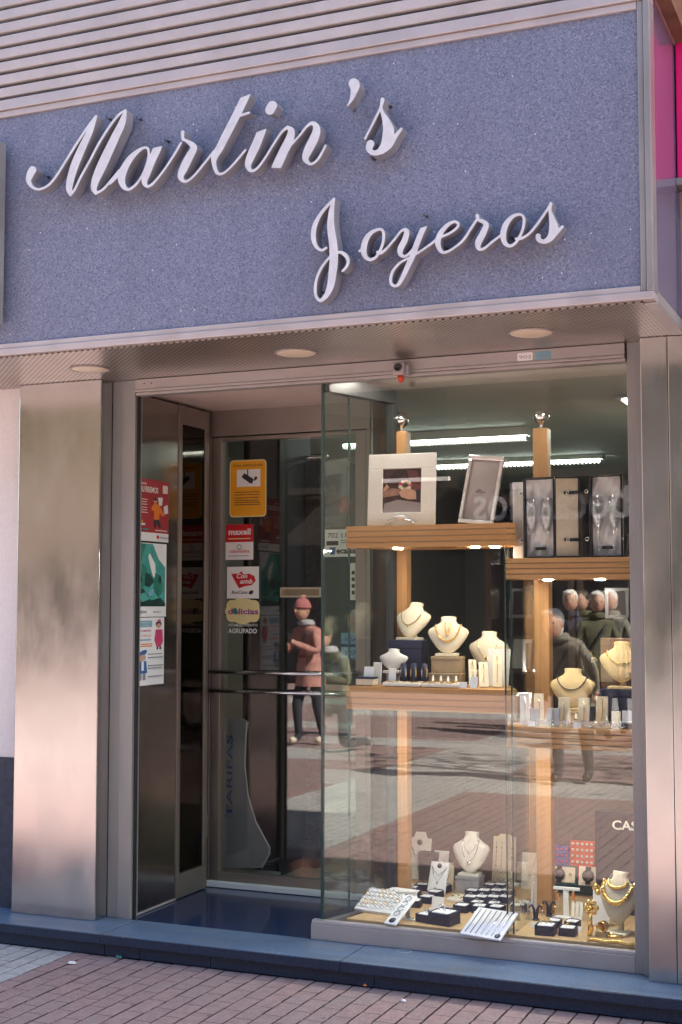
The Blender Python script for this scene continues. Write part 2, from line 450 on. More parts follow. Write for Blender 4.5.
# ------------------------------------------------------------------ setting: street
random.seed(12)
ground = MB().box((-60, -60, -.3), (60, 30, -.016), plain('joint_sand', (.05, .042, .038), .95)).build('ground'); tag(ground, 'dark sand in the joints under the pavers', None, None, 'structure')
red_, grey_ = MB(), MB()
bands = [(-30, -13.4, 0), (-13.4, -12.2, 1), (-12.2, -9.3, 0), (-9.3, -8.5, 1), (-8.5, -6.3, 0), (-6.3, -5.35, 1), (-5.35, -.262, 0)]
NX = 0
for i in range(-150, 190):                                # real paver courses with open joints, .084 m apart
    x0 = -.135+.084*i; NX += 1
    strip_grey = -14 <= i <= -1
    for y0, y1, gb in bands:
        far = y1 < -13
        z = random.uniform(-.0012, .0008)
        (grey_ if (gb or strip_grey) else red_).box((x0+.0032, y0, -.015), (x0+.0808, y1-.0035, z), M['paving_grey'] if (gb or strip_grey) else M['paving'])
red_.box((-60, -60, -.0155), (60, -30.01, -.001), M['paving']); red_.box((-60, -30, -.0155), (-12.75, -.262, -.001), M['paving']); red_.box((15.84, -30, -.0155), (60, -.262, -.001), M['paving'])
tag(red_.build('pavement'), 'red brick pavement in long courses running towards the shop', None, None, 'structure')
tag(grey_.build('path'), 'light grey paver bands laid through the red pavement', None, None, 'structure')

# ------------------------------------------------------------------ the shop building
SZ = .10
bld = thing('shop_building', 'jewellery shop front with brushed steel pilasters around a recessed entrance', 'building', (1.1, .5, 0))
zt = 2.606
PL0, PR0 = ony(15.5, 650, -.1).x, ony(645, 700, -.1).x
MB().box((PL0, -.10, SZ), (-.141, .0, zt), M['steel']).build('pilaster', bld, .004)['label'] = 'wide brushed steel pilaster beside the posters'
MB().box((PR0, -.10, SZ), (ony(671, 600, -.1).x, .03, zt), M['steel']).build('pilaster', bld, .004)['label'] = 'narrow steel pilaster beside the jewellery window'
MB().box((ony(671, 600, -.1).x+.001, -.098, SZ), (2.95, .03, zt), M['steel']).build('pilaster', bld, .004)['label'] = 'steel cladding at the edge next to the narrow pilaster'
j = MB(); j.box((-.140, .0, SZ), (-.085, .06, zt), M['alu']); j.box((-.083, -.006, SZ), (-.012, .06, zt), M['alu'])
j.box((-.011, .012, SZ), (.0, .03, 2.53), M['black']); j.build('jamb', bld, .002)
j = MB(); j.box((2.306, -.014, SZ), (2.344, .05, zt), M['alu']); j.box((2.345, -.03, SZ), (PR0-.001, .03, zt), M['alu']); j.build('window_post', bld, .002)
l = MB(); l.box((.001, -.03, 2.556), (2.301, .05, 2.604), M['alu_pink']); l.box((.001, -.036, 2.544), (2.301, .04, 2.555), M['alu_pink']); l.box((.001, -.022, 2.530), (2.301, .035, 2.543), M['alu_pink'])
for x in (.05, .09): l.ball((x, -.031, 2.582), .004, M['pin'], 6)
l.build('lintel', bld, .0015)
# upper facade above and behind the sign, side and rear shell, interior surfaces
w = MB(); w.box((-1.2, -.10, 2.66), (2.95, .25, 6.8), M['white_plaster']); w.box((-1.2, .26, 3.1), (2.95, 7.2, 6.7), M['white_plaster']); w.build('upper_wall', bld)
w = MB(); w.box((-1.2, .05, .0), (-.66, 7.2, 3.09), M['room_wall']); w.box((2.42, .055, .0), (2.95, 7.2, 3.09), M['room_wall']); w.box((-.65, 7.0, 0), (2.41, 7.2, 3.09), M['room_wall'])
w.box((2.33, .052, 2.0), (2.419, .30, 2.62), M['room_wall'])
w.build('interior_wall', bld)
MB().box((-.655, .86, .02), (2.415, 6.99, .099), M['tile']).build('interior_floor', bld)
MB().box((-.655, .47, 2.64), (2.415, 6.99, 2.72), M['ceiling']).build('interior_ceiling', bld)
MB().prism([(.96, .07), (2.30, .055), (2.30, .469), (1.10, .469)], 2.585, 2.63, M['ceiling']).build('window_ceiling', bld)
MB().prism([(-.06, .062), (.938, .062), (1.08, .468), (.86, .80), (-.09, .80)], 2.565, 2.63, M['recess_ceiling']).build('recess_ceiling', bld)

# ------------------------------------------------------------------ granite step
st = thing('entrance_step', 'low blue granite step running under the whole shop front', 'step', (1, -.2, 0))
def nose(x0, x1):
    b = MB(); b.box((x0, -.292, .058), (x1, .0, SZ-.004), M['polished_navy']); b.box((x0+.001, -.289, SZ-.0039), (x1-.001, .0, SZ), M['step_granite']); return b
nose(-1.5, .018).build('slab', st, .0015)
nose(.024, 1.16).build('slab', st, .0015); nose(1.163, 2.95).build('slab', st, .0015)
pl = MB()
for x0, x1 in ((-1.5, .018), (.022, .20), (.203, .55), (.553, 1.30), (1.303, 2.95)): pl.box((x0, -.266, .004), (x1, -.01, .0575), M['polished_navy'])
pl.build('plinth', st, .001)
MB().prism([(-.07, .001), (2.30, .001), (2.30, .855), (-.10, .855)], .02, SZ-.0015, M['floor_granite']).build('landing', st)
MB().box((.0182, -.290, .06), (.0238, -.005, SZ-.002), M['rust']).build('joint', st)

# ------------------------------------------------------------------ fascia sign
YS = -.73
sg = thing('fascia_sign', 'large speckled blue granite sign with raised grey script lettering', 'sign', (1.1, -.5, 2.61))
pan_ = MB().box((-1.0, YS, 2.655), (2.500, -.66, 3.668), M['sign_granite']).build('panel', sg)
fr = MB()
fr.box((-1.0, YS-.022, 2.612), (2.548, -.67, 2.640), M['alu_h']); fr.box((-1.0, YS-.012, 2.641), (2.501, -.672, 2.664), M['alu_h'])
fr.box((-1.0, YS-.022, 3.690), (2.548, -.67, 3.735), M['alu_h']); fr.box((-1.0, YS-.012, 3.662), (2.501, -.672, 3.689), M['alu_h'])
fr.box((2.524, YS-.021, 2.641), (2.548, -.665, 3.689), M['alu']); fr.box((2.502, YS-.013, 2.641), (2.523, -.67, 3.689), M['alu'])
fr.build('frame', sg, .003)
MB().box((2.505, -.664, 2.66), (2.544, -.11, 3.73), M['purple_panel']).build('return_panel', sg, .002)
MB().box((2.50, -.664, 2.612), (2.55, -.11, 2.655), M['alu_pink']).build('lower_trim', sg, .003); MB().box((2.50, -.664, 3.735), (2.55, -.11, 3.765), M['alu_pink']).build('upper_trim', sg, .003)

# script letters traced as pen strokes (x, y, width); each tuple: crop origin, crop scale
def lettering(strokes, step=.28):
    segs = []
    for (ox, oy, k), pts, cuts in strokes:
        P = np.array([(ox+x/k, oy+y/k, w/k) for x, y, w in pts], float)
        C = [((ox+cx/k), (oy+cy/k), nx, ny) for cx, cy, nx, ny in cuts]
        Q = []
        n = len(P)
        for i in range(n-1):
            p0, p1, p2, p3 = P[max(i-1, 0)], P[i], P[i+1], P[min(i+2, n-1)]
            for t in np.linspace(0, 1, 9)[:-1]:
                q = .5*((2*p1)+(-p0+p2)*t+(2*p0-5*p1+4*p2-p3)*t*t+(-p0+3*p1-3*p2+p3)*t**3); Q.append(q)
        Q.append(P[-1]); segs.append((np.array(Q), C))
    allq = np.concatenate([q for q, _ in segs])
    x0, x1 = allq[:, 0].min()-9, allq[:, 0].max()+9; y0, y1 = allq[:, 1].min()-9, allq[:, 1].max()+9
    nx, ny = int((x1-x0)/step)+1, int((y1-y0)/step)+1
    D = np.full((ny, nx), 9.0)
    gx = x0+np.arange(nx)*step; gy = y0+np.arange(ny)*step
    for Q, C in segs:
        S = np.full((ny, nx), 9.0)
        for a, b in zip(Q[:-1], Q[1:]):
            r = max(a[2], b[2])/2+4
            i0, i1 = int((min(a[0], b[0])-r-x0)/step), int((max(a[0], b[0])+r-x0)/step)+2
            j0, j1 = int((min(a[1], b[1])-r-y0)/step), int((max(a[1], b[1])+r-y0)/step)+2
            i0, j0 = max(i0, 0), max(j0, 0)
            X, Y = np.meshgrid(gx[i0:i1], gy[j0:j1])
            d = b[:2]-a[:2]; L = (d@d) or 1e-9
            t = np.clip(((X-a[0])*d[0]+(Y-a[1])*d[1])/L, 0, 1)
            dd = np.hypot(X-a[0]-t*d[0], Y-a[1]-t*d[1]) - (a[2]+(b[2]-a[2])*t)/2
            S[j0:j1, i0:i1] = np.minimum(S[j0:j1, i0:i1], dd)
        for cx, cy, ux, uy in C:
            X, Y = np.meshgrid(gx, gy)
            S = np.maximum(S, (X-cx)*ux+(Y-cy)*uy)
        D = np.minimum(D, S)
    # marching squares
    E = {}
    def ip(j, i, j2, i2):
        a, b = D[j, i], D[j2, i2]; t = a/(a-b)
        return (gx[i]+(gx[i2]-gx[i])*t, gy[j]+(gy[j2]-gy[j])*t)
    ins = D < 0
    code = ins[:-1, :-1]*1+ins[:-1, 1:]*2+ins[1:, 1:]*4+ins[1:, :-1]*8
    tab = {1: [('l', 't')], 2: [('t', 'r')], 3: [('l', 'r')], 4: [('r', 'b')], 5: [('l', 't'), ('r', 'b')], 6: [('t', 'b')], 7: [('l', 'b')], 8: [('b', 'l')], 9: [('b', 't')], 10: [('t', 'r'), ('b', 'l')], 11: [('b', 'r')], 12: [('r', 'l')], 13: [('r', 't')], 14: [('t', 'l')]}
    pos, adj = {}, {}
    for j, i in zip(*np.nonzero((code > 0) & (code < 15))):
        for a, b in tab[int(code[j, i])]:
            ks = []
            for e in (a, b):
                if e == 't': key, pp = ('h', j, i), (j, i, j, i+1)
                elif e == 'b': key, pp = ('h', j+1, i), (j+1, i, j+1, i+1)
                elif e == 'l': key, pp = ('v', j, i), (j, i, j+1, i)
                else: key, pp = ('v', j, i+1), (j, i+1, j+1, i+1)
                if key not in pos: pos[key] = ip(*pp)
                ks.append(key)
            adj.setdefault(ks[0], []).append(ks[1]); adj.setdefault(ks[1], []).append(ks[0])
    loops, seen = [], set()
    for k0 in adj:
        if k0 in seen: continue
        loop, prev, cur = [], None, k0
        while cur not in seen:
            seen.add(cur); loop.append(pos[cur])
            nx_ = [k for k in adj[cur] if k != prev and k not in seen]
            if not nx_: break
            prev, cur = cur, nx_[0]
        if len(loop) > 12: loops.append(loop)
    return loops
YL = -.806
def build_letters(strokes, label):
    loops = lettering(strokes)
    c = bpy.data.curves.new('script', 'CURVE'); c.dimensions = '2D'; c.fill_mode = 'BOTH'; c.extrude = .026; c.bevel_depth = .0018; c.bevel_resolution = 1
    c.offset = -.0018
    for lp in loops:
        n = len(lp); sm = [tuple(sum(lp[(i+d) % n][q]*wt for d, wt in ((-2, .1), (-1, .25), (0, .3), (1, .25), (2, .1))) for q in (0, 1)) for i in range(0, n, 2)]
        sp = c.splines.new('POLY'); sp.points.add(len(sm)-1); sp.use_cyclic_u = True
        for p, (u, v) in zip(sp.points, sm):
            w = ony(u, v, YL); p.co = (w.x, w.z, 0, 1)
    o = bpy.data.objects.new('script', c); COL.objects.link(o)
    dg = bpy.context.evaluated_depsgraph_get(); dg.update()
    me = bpy.data.meshes.new_from_object(o.evaluated_get(dg)); bpy.data.objects.remove(o)
    b = MB(Matrix.Translation((0, YL+.026, 0)) @ Matrix.Rotation(R(90), 4, 'X'))
    vs = [v.co.copy() for v in me.vertices]
    front = [tuple(p.vertices) for p in me.polygons if abs(p.normal.z) > .5]; side = [tuple(p.vertices) for p in me.polygons if abs(p.normal.z) <= .5]
    b.add(vs, side, M['letter_side']); k = len(b.v)
    b.add(vs, front, M['letter_face'])
    o = b.build('lettering', sg); o['label'] = label
    return o
c1, c2, c3, c4, c5, c6 = (20, 100, 5.683), (110, 80, 5.683), (220, 70, 5.683), (320, 60, 6.82), (300, 180, 4.871), (430, 180, 4.547)
N_ = []
Martin = [
 (c1, [(72,398,44),(58,425,40),(50,462,28),(75,498,18),(115,507,14),(165,482,14),(210,428,14),(260,348,14),(320,252,14),(380,162,14),(432,92,14)], N_),
 (c1, [(434,92,12),(422,120,22),(395,185,36),(350,280,44),(312,370,46),(288,450,42),(280,505,36),(288,535,20)], N_),
 (c1, [(286,540,16),(312,508,14),(345,440,14),(400,340,14),(450,245,14),(510,150,14),(560,87,14),(598,60,14)], N_),
 (c1, [(600,60,14),(580,130,40),(540,215,48),(495,310,54),(458,390,54),(432,450,46),(420,500,34),(430,526,22)], N_),
 (c1, [(430,530,18),(470,510,14),(520,455,14),(565,400,14)], N_),
 (c2, [(0,590,14),(40,550,14),(75,500,14)], N_),
 (c2, [(218,392,14),(200,384,14),(165,400,22),(122,440,34),(88,490,42),(66,550,44),(74,598,32),(102,622,18),(140,602,15),(178,552,13),(205,492,13),(220,430,13),(218,392,14)], N_),
 (c2, [(280,362,44),(262,405,46),(236,460,46),(210,530,42),(196,578,32),(212,605,18),(245,588,15),(300,522,13),(345,457,13),(385,392,13),(414,335,14)], [(272,380,-.2,-.98)]),
 (c2, [(413,297,22),(414,330,16),(416,340,16)], N_),
 (c2, [(414,335,14),(445,352,22),(470,372,34),(476,392,38),(450,440,46),(420,500,48),(402,545,36),(414,572,22),(440,574,15),(480,542,13),(530,482,13),(592,404,13)], N_),
 (c3, [(152,135,46),(112,220,46),(72,300,46),(30,380,46),(0,440,44),(-30,492,38),(-34,530,26),(-18,582,20),(10,590,15),(45,568,13),(95,515,13),(145,455,13)], [(145,147,-.354,-.935)]),
 (c3, [(120,258,15),(165,243,15)], N_),
 (c3, [(245,325,46),(208,420,50),(176,490,48),(160,540,36),(176,572,20),(208,562,15),(250,510,13),(300,430,13),(350,355,14),(385,325,18)], [(240,342,-.35,-.937)]),
 (c3, [(298,202,54),(284,228,54)], N_),
 (c3, [(385,328,20),(405,345,36),(396,395,50),(366,455,52),(338,515,54),(312,570,50)], [(325,558,-.05,1)]),
 (c3, [(405,425,13),(455,370,13),(490,325,14),(522,303,22),(545,318,36),(548,350,46),(530,400,52),(502,455,50),(486,498,38),(498,525,22),(522,534,16),(555,510,14),(585,460,14),(600,430,14)], N_),
]
apos = [(c4, [(232,162,74),(238,180,66),(232,215,46),(218,262,28),(200,295,16),(188,315,8)], N_)]
ess = [
 (c4, [(427,270,28),(420,305,22),(412,330,18),(385,385,18),(345,465,16),(308,537,16)], N_),
 (c4, [(414,320,20),(428,365,28),(452,420,52),(468,480,78),(460,540,76),(440,590,60),(400,628,42),(360,632,36),(335,605,44),(345,572,54)], N_),
 (c4, [(420,622,44),(470,580,50),(515,520,30),(555,470,20)], N_)]
jay = [
 (c5, [(166,92,13),(130,130,15),(95,175,18),(70,230,24),(66,285,24),(80,325,18),(105,342,14),(128,331,13)], N_),
 (c5, [(166,92,12),(154,150,26),(150,225,36),(160,300,40),(165,370,42),(160,440,40),(150,510,36),(130,560,26),(100,587,18),(78,565,15),(75,520,15),(85,470,14),(110,420,13),(150,372,12),(190,352,14),(220,365,20),(235,395,17),(225,425,14),(208,443,13)], N_)]
oyeros = [
 (c5, [(290,346,13),(305,335,13),(320,305,16)], N_),
 (c5, [(385,240,14),(350,255,20),(322,290,28),(310,340,30),(320,375,22),(345,388,16),(375,370,14),(400,320,14),(408,275,15),(402,246,14),(385,240,14)], N_),
 (c5, [(378,352,16),(395,355,16),(420,336,13),(460,290,12),(492,250,13),(514,242,18),(520,258,26),(510,295,30),(490,335,30),(490,362,22),(512,372,14),(545,345,13),(575,300,13)], N_),
 (c5, [(610,215,28),(590,260,28),(570,310,28),(548,370,28),(525,420,26),(500,475,22),(475,513,16),(448,510,15),(442,480,15),(455,440,14),(490,402,12),(540,375,12),(590,345,12),(640,310,12)], [(605,228,-.3,-.95)]),
 (c6, [(-4,298,12),(40,265,12),(90,242,12),(122,218,12),(128,198,13),(110,190,14),(80,205,18),(50,240,24),(36,280,26),(44,315,20),(65,330,14),(100,315,12),(150,275,12),(190,215,12),(215,178,12)], N_),
 (c6, [(215,162,18),(220,180,16),(243,190,20),(255,207,26),(240,245,30),(220,285,30),(222,312,18),(245,312,13),(285,280,12),(328,248,12)], N_),
 (c6, [(405,156,13),(375,167,18),(346,202,26),(333,245,28),(340,285,22),(365,300,15),(395,280,13),(420,230,13),(428,185,14),(421,162,12),(405,156,13)], N_),
 (c6, [(392,268,14),(420,264,13),(460,235,12),(510,170,12),(545,118,13)], N_),
 (c6, [(550,108,16),(546,140,15),(558,190,32),(563,225,44),(548,262,32),(520,280,22),(495,272,22),(492,255,24)], N_),
 (c6, [(548,266,26),(578,238,18),(602,212,13)], N_)]
build_letters(Martin, 'joined raised script letters reading Martin')
build_letters(apos, 'raised apostrophe')
build_letters(ess, 'raised script letter s')
build_letters(jay, 'tall raised script letter J')
build_letters(oyeros, 'joined raised script letters reading oyeros')
for u, v in ((46,176),(75,190),(102,188),(108,118),(138,118),(150,180),(166,140),(190,178),(226,172),(262,152),(275,168),(312,160),(300,132),(352,108),(389,105),(372,158),(330,215),(322,292),(345,255),(372,255),(400,285),(425,215),(446,248),(482,245),(512,238),(552,238),(545,215)):
    p = ony(u, v, YL+.05); MB().tube([(p.x, YL+.045, p.z), (p.x, YS+.005, p.z)], .006, M['pin'], 6).build('standoff_pin', pan_)

# soffit
sf = thing('canopy_soffit', 'perforated metal soffit under the blue sign', 'soffit', (1, -.4, 2.61))
MB().box((-1.0, -.728, 2.606), (2.505, -.0, 2.611), M['soffit']).build('perforated_panel', sf)
MB().box((2.506, -.70, 2.604), (2.549, -.10, 2.611), M['alu_pink']).build('edge_trim', sf, .001)
for (u, v), lb in zip(((90, 369), (296, 353), (531, 333)), ('round recessed lamp in the soffit above the wide steel pilaster', 'round recessed lamp in the soffit above the entrance recess', 'round recessed lamp in the soffit above the jewellery window')):
    p = onz(u, v, 2.604)
    d = thing('downlight', lb, 'lamp', p, 0, 'round lamps in the soffit')
    MB(LM(d)).lathe([(.0, -.004), (.075, -.0045), (.083, -.002), (.083, .0015)], m=M['lamp_disc'], n=32).build('lamp_disc', d)
    MB(LM(d)).torus((0, 0, -.001), .087, .004, M['alu_pink'], 36, 8).build('rim', d)

# louvres
lv = thing('louvre_cladding', 'pale horizontal slat cladding above the blue sign', 'cladding', (1.1, -.6, 3.74))
b = MB()
for i in range(17):
    z = 3.752+.0582*i
    b.slab([(-1.0, z), (2.60, z), (2.60, z+.0425), (-1.0, z+.0425)], YS-.012, YS+.02, M['louvre'])
b.build('slats', lv, .004)
MB().box((-1.0, YS+.035, 3.737), (2.60, -.11, 4.78), M['louvre_back']).build('backing', lv)

# small camera on the lintel
p = ony(403, 371, -.035)
cm = thing('security_camera', 'small grey box camera with a red lens under it on the lintel', 'camera', (p.x, -.031, p.z))
b = MB(LM(cm)); b.box((-.028, -.06, -.024), (.024, -.001, .03), M['plastic_white']); hous = b.build('housing', cm, .004)
MB(LM(cm)).lathe([(.013, 0), (.017, .004), (.017, .01), (.011, .011), (.010, .006), (0, .005)], (0, -.06, .006), M['black'], 16, 'y').build('lens', hous)
MB(LM(cm)).lathe([(0, -.055), (.010, -.052), (.014, -.04), (.013, -.025)], (.0, -.03, 0), M['red_plastic'], 14).build('red_cap', hous)
MB(LM(cm)).box((.025, -.045, -.02), (.04, -.001, .02), M['grey_pad']).build('bracket', cm, .002)

# two small stickers on the lintel/soffit
pa, pb = ony(525, 354, -.034), ony(543, 352.5, -.034)
for (p, mt, lb) in ((pa, 'paper', 'small white round-cornered sticker on the lintel'), (pb, 'sky_ink', 'small pale blue sticker on the lintel')):
    s = Print((p.x-.034, -.0305, 2.560), (1, 0, 0), (0, 0, 1), .066, .034, M[mt], .0012, .006)
    s.text('902', .1, .25, .4, M['grey_ink'], .8); tag(s.build('sticker'), lb, 'sticker')
# ------------------------------------------------------------------ entrance door
YD = .83
def dx(u, v=600): return ony(u, v, YD).x
dr = thing('entrance_door', 'bronze framed glass shop door with two horizontal push bars at the back of the recess', 'door', (.38, YD, SZ))
x0, x1, x2, x3 = dx(200), dx(213), dx(222, 640), .775
MB().box((x0, YD-.03, 2.43), (.86, YD+.05, 2.575), M['brown_metal']).build('frame_header', dr, .003)
b = MB(); b.box((x0, YD-.03, SZ), (x1, YD+.05, 2.429), M['brown_metal']); b.box((.835, YD-.03, SZ), (.86, YD+.05, 2.429), M['brown_metal']); b.build('door_frame', dr, .003)
b = MB(); b.box((x1+.003, YD-.022, .13), (x2, YD+.03, 2.425), M['brown_metal']); b.box((x3, YD-.022, .13), (.832, YD+.03, 2.425), M['brown_metal'])
b.box((x2, YD-.021, 2.405), (x3, YD+.03, 2.424), M['brown_metal']); b.box((x2, YD-.021, .131), (x3, YD+.03, .172), M['brown_metal'])
leaf = b.build('leaf_frame', dr, .002)
MB().box((x2-.004, YD+.0, .168), (x3+.004, YD+.008, 2.409), M['glass_clean']).build('pane', leaf)
for v in (672, 691):
    z = ony(216, v, YD-.06).z
    b = MB(); b.tube([(x1+.012, YD-.06, z), (.80, YD-.06, z)], .0095, M['chrome'], 10)
    for x in (x1+.03, .795): b.tube([(x, YD-.06, z), (x, YD-.02, z)], .008, M['chrome'], 8)
    b.build('push_bar', leaf)
for v in (542, 447, 826):
    p = ony(206.5, v, YD-.035)
    b = MB(); b.tube([(p.x, YD-.037, p.z-.055), (p.x, YD-.037, p.z-.003)], .008, M['brown_metal'], 8); b.tube([(p.x, YD-.037, p.z+.003), (p.x, YD-.037, p.z+.055)], .008, M['brown_metal'], 8)
    b.box((p.x-.012, YD-.036, p.z-.05), (p.x+.012, YD-.029, p.z+.05), M['brown_metal']); b.build('hinge', dr)
MB().box((x1-.02, YD-.055, .1005), (.86, YD-.012, .128), M['paper']).build('threshold', dr, .003)
b = MB(); zz = ony(300, 592, YD+.03).z; b.box((dx(279), YD+.012, zz-.028), (dx(320), YD+.03, zz+.024), M['cream']); b.box((dx(281), YD+.010, zz-.018), (dx(318), YD+.0119, zz+.014), M['tan']); b.build('cross_plate', dr, .002)

# stickers on the door
def door_print(u0, u1, v0, v1, paper, rad=0):
    p, q = ony(u0, v1, YD-.001), ony(u1, v0, YD-.001)
    return Print((p.x, YD-.0008, p.z), (1, 0, 0), (0, 0, 1), q.x-p.x, q.z-p.z, M[paper], .001, rad)
s = door_print(229.5, 266.5, 459, 517.5, 'pale_yellow', .022)
s.poly(s.rr(.006, .006, s.w-.006, s.h-.006, .018), M['yellow'])
s.text('ZONA VIDEOVIGILADA', .5, .885, .04, M['ink'], .8, 'CENTER', .01)
s.rect(.2, .53, .84, .83, M['paper'])
s.shape([(.33, .70), (.40, .77), (.66, .66), (.62, .58), (.55, .59)], M['ink']); s.rect(.48, .72, .51, .83, M['ink']); s.shape([(.66, .62), (.76, .66), (.74, .71), (.68, .69)], M['ink'])
s.lines(.14, .85, (.43, .385, .33, .285, .25, .21), M['ink'], .010)
tag(s.build('sticker'), 'yellow video surveillance notice with a camera drawing on the door glass', 'sticker')
s = door_print(225.6, 253.4, 524, 560, 'paper', .002)
s.rect(0, .50, 1.0, 1.0, M['red']); s.text('maxell', .1, .71, .17, M['paper'], .8, 'LEFT', .03); s.rect(.1, .58, .9, .61, M['pale_yellow'])
s.disc(.5, .36, .09, .075, M['grey_ink']); s.disc(.5, .36, .06, .05, M['paper']); s.text('colombina', .14, .2, .1, M['red'], .72, 'LEFT', .01); s.lines(.1, .9, (.1,), M['grey_ink'], .02)
tag(s.build('sticker'), 'red and white sticker reading maxell on the door glass', 'sticker')
s = door_print(227, 259, 566.5, 598.5, 'paper')
s.shape([(.13, .78), (.22, .60), (.38, .32), (.55, .38), (.78, .42), (.90, .55), (.86, .70), (.70, .78), (.52, .75), (.46, .86), (.36, .78)], M['red'])
s.text('Con', .28, .64, .14, M['paper'], .34, 'LEFT', .02, .3); s.text('amb', .40, .47, .15, M['paper'], .40, 'LEFT', .02, .3)
s.text('BonCaixa', .14, .15, .1, M['ink'], .5, 'LEFT', .02, .2); s.disc(.76, .19, .08, .06, M['ink'], 12, .5)
tag(s.build('sticker'), 'white square sticker with a red heart shape on the door glass', 'sticker')
p = ony(226.4, 622, YD-.001); q = ony(259.5, 600, YD-.001)
s = Print((p.x, YD-.0008, p.z), (1, 0, 0), (0, 0, 1), q.x-p.x, q.z-p.z, M['pale_yellow'], .001, .03)
for cx, cy, r in ((.2, .5, .24), (.42, .75, .28), (.6, .7, .3), (.8, .5, .22), (.5, .25, .3), (.3, .35, .25), (.7, .33, .25)): s.disc(cx, cy, r, r*1.2, M['pale_yellow'])
s.text('delicias', .05, .36, .26, M['purple_ink'], .92, 'LEFT', .03); s.disc(.27, .50, .07, .15, M['green_ink'])
tag(s.build('sticker'), 'cloud-shaped pale yellow sticker reading delicias on the door glass', 'sticker')
p = ony(228.5, 633, YD-.001); q = ony(257, 623, YD-.001); w_ = q.x-p.x; h_ = q.z-p.z
b = MB(Matrix.Translation((p.x, YD-.0012, p.z)) @ Matrix.Rotation(R(90), 4, 'X'))
for body, yy, hh in (('ESTABLECIMIENTO', h_*.66, h_*.26), ('AGRUPADO', 0, h_*.46)):
    me = text_mesh(body, 1, 0, .02 if hh > h_*.3 else 0); xs = [v.co.x for v in me.vertices]
    b.mesh(me, M['paper'], Matrix.Translation((0, yy, 0)) @ Matrix.Diagonal((w_/(max(xs)-min(xs)), hh/.72, 1, 1)))
tag(b.build('lettering_sticker'), 'white cut-out letters reading AGRUPADO on the door glass', 'sticker')
s = door_print(325, 357, 529, 557, 'paper')
s.text('702 116 4', .08, .70, .18, M['ink'], .9, 'LEFT', .01); s.rect(.05, .42, .42, .58, M['ink'], .003); s.shape([(.14, .35), (.34, .35), (.31, .08), (.17, .08)], M['blue_ink']); s.text('ecalsa', .36, .12, .22, M['ink'], .6, 'LEFT', .03); s.lines(.5, .95, (.58, .5), M['grey_ink'], .03)
tag(s.build('sticker'), 'white sticker with a telephone number and the word ecalsa', 'sticker')
for (v0, v1), lb in (((633, 645), 'upper one of two pale blue card payment stickers reading VISA'), ((647, 659), 'lower one of two pale blue card payment stickers reading VISA')):
    s = door_print(341, 359, v0, v1, 'sky_ink'); s.text('VISA', .16, .3, .45, M['blue_ink'], .7, 'LEFT', .03, .2); s.rect(0, 0, 1, .12, M['blue_ink']); tag(s.build('sticker'), lb, 'sticker', 'card payment stickers')
s = door_print(349.5, 357, 563, 600, 'ivory')
for i in range(4): s.rect(.3, .15+.18*i, .7, .25+.18*i, M['ink'])
tag(s.build('sticker'), 'narrow upright pale sticker above the card payment stickers', 'sticker')
p = ony(345.5, 505, YD-.001)
b = MB(Matrix.Translation((p.x, YD-.0003, p.z)) @ Matrix.Rotation(R(90), 4, 'X')); b.lathe([(0, .001), (.043, .001), (.043, 0)], m=plain('dusty_pink_disc', (.30, .12, .11), .5), n=24); tag(b.build('sticker'), 'round dusty red sticker on the door glass', 'sticker')

# ------------------------------------------------------------------ glazed side of the recess with posters
XS = -.03
sw = thing('side_panel', 'polished steel side panel of the entrance recess with posters stuck on it', 'wall panel', (XS, .4, SZ))
MB().box((XS-.006, .032, .105), (XS, .432, 2.548), M['steel_dark']).build('panel', sw)
MB().box((XS-.006, .468, .225), (XS-.001, .705, 2.455), M['glass_bronze']).build('pane', sw)['label'] = 'narrow framed pane next to the door'
f = MB()
f.box((XS-.02, .434, .103), (XS+.006, .466, 2.55), M['brown_metal']); f.box((XS-.02, .706, .103), (XS+.006, .745, 2.55), M['brown_metal'])
f.box((XS-.02, .467, 2.456), (XS+.006, .705, 2.55), M['brown_metal']); f.box((XS-.02, .467, .103), (XS+.006, .705, .22), M['brown_metal'])
f.box((XS-.012, .034, .1005), (XS+.008, .433, .109), M['alu_h']); f.build('frame', sw, .002)
MB().box((-.12, .031, .101), (XS-.022, .746, 2.56), M['walnut']).build('backing', sw)

def side_print(u0, u1, v0, v1, paper):
    a = onx(u0, v0, XS+.001); c = onx(u1, v1, XS+.001); zt_ = onx(u0, v0, XS+.001).z; zb = onx(u0, v1, XS+.001).z
    return Print((XS+.0005, a.y, zb), (0, 1, 0), (0, 0, 1), c.y-a.y, zt_-zb, M[paper], .001)
s = side_print(135.8, 168.3, 477, 540, 'paper')
s.rect(0, .14, 1, 1, M['maroon']); s.text('nuevo', .05, .905, .045, M['paper'], .26, 'LEFT', .02, .2); s.text('VOLVEREMOS', .05, .79, .09, M['paper'], .62, 'LEFT', .03)
s.rect(.81, .80, .96, .93, M['ivory'])
s.lines(.05, .36, (.66, .62, .58, .53, .49, .45), M['ivory'], .012)
s.shape([(.66, .72), (.80, .73), (.78, .60), (.70, .59)], M['paper']); s.shape([(.84, .58), (.95, .62), (.97, .48), (.86, .46)], M['paper'])
s.shape([(.46, .55), (.56, .63), (.70, .59), (.86, .44), (.80, .42), (.70, .48), (.69, .36), (.54, .35), (.55, .50), (.47, .50)], M['orange_ink']); s.disc(.57, .66, .05, .03, M['skin_ink']); s.disc(.57, .68, .05, .02, M['ink'])
s.shape([(.56, .35), (.68, .36), (.76, .25), (.72, .23), (.63, .32), (.60, .23), (.55, .23)], M['ink'])
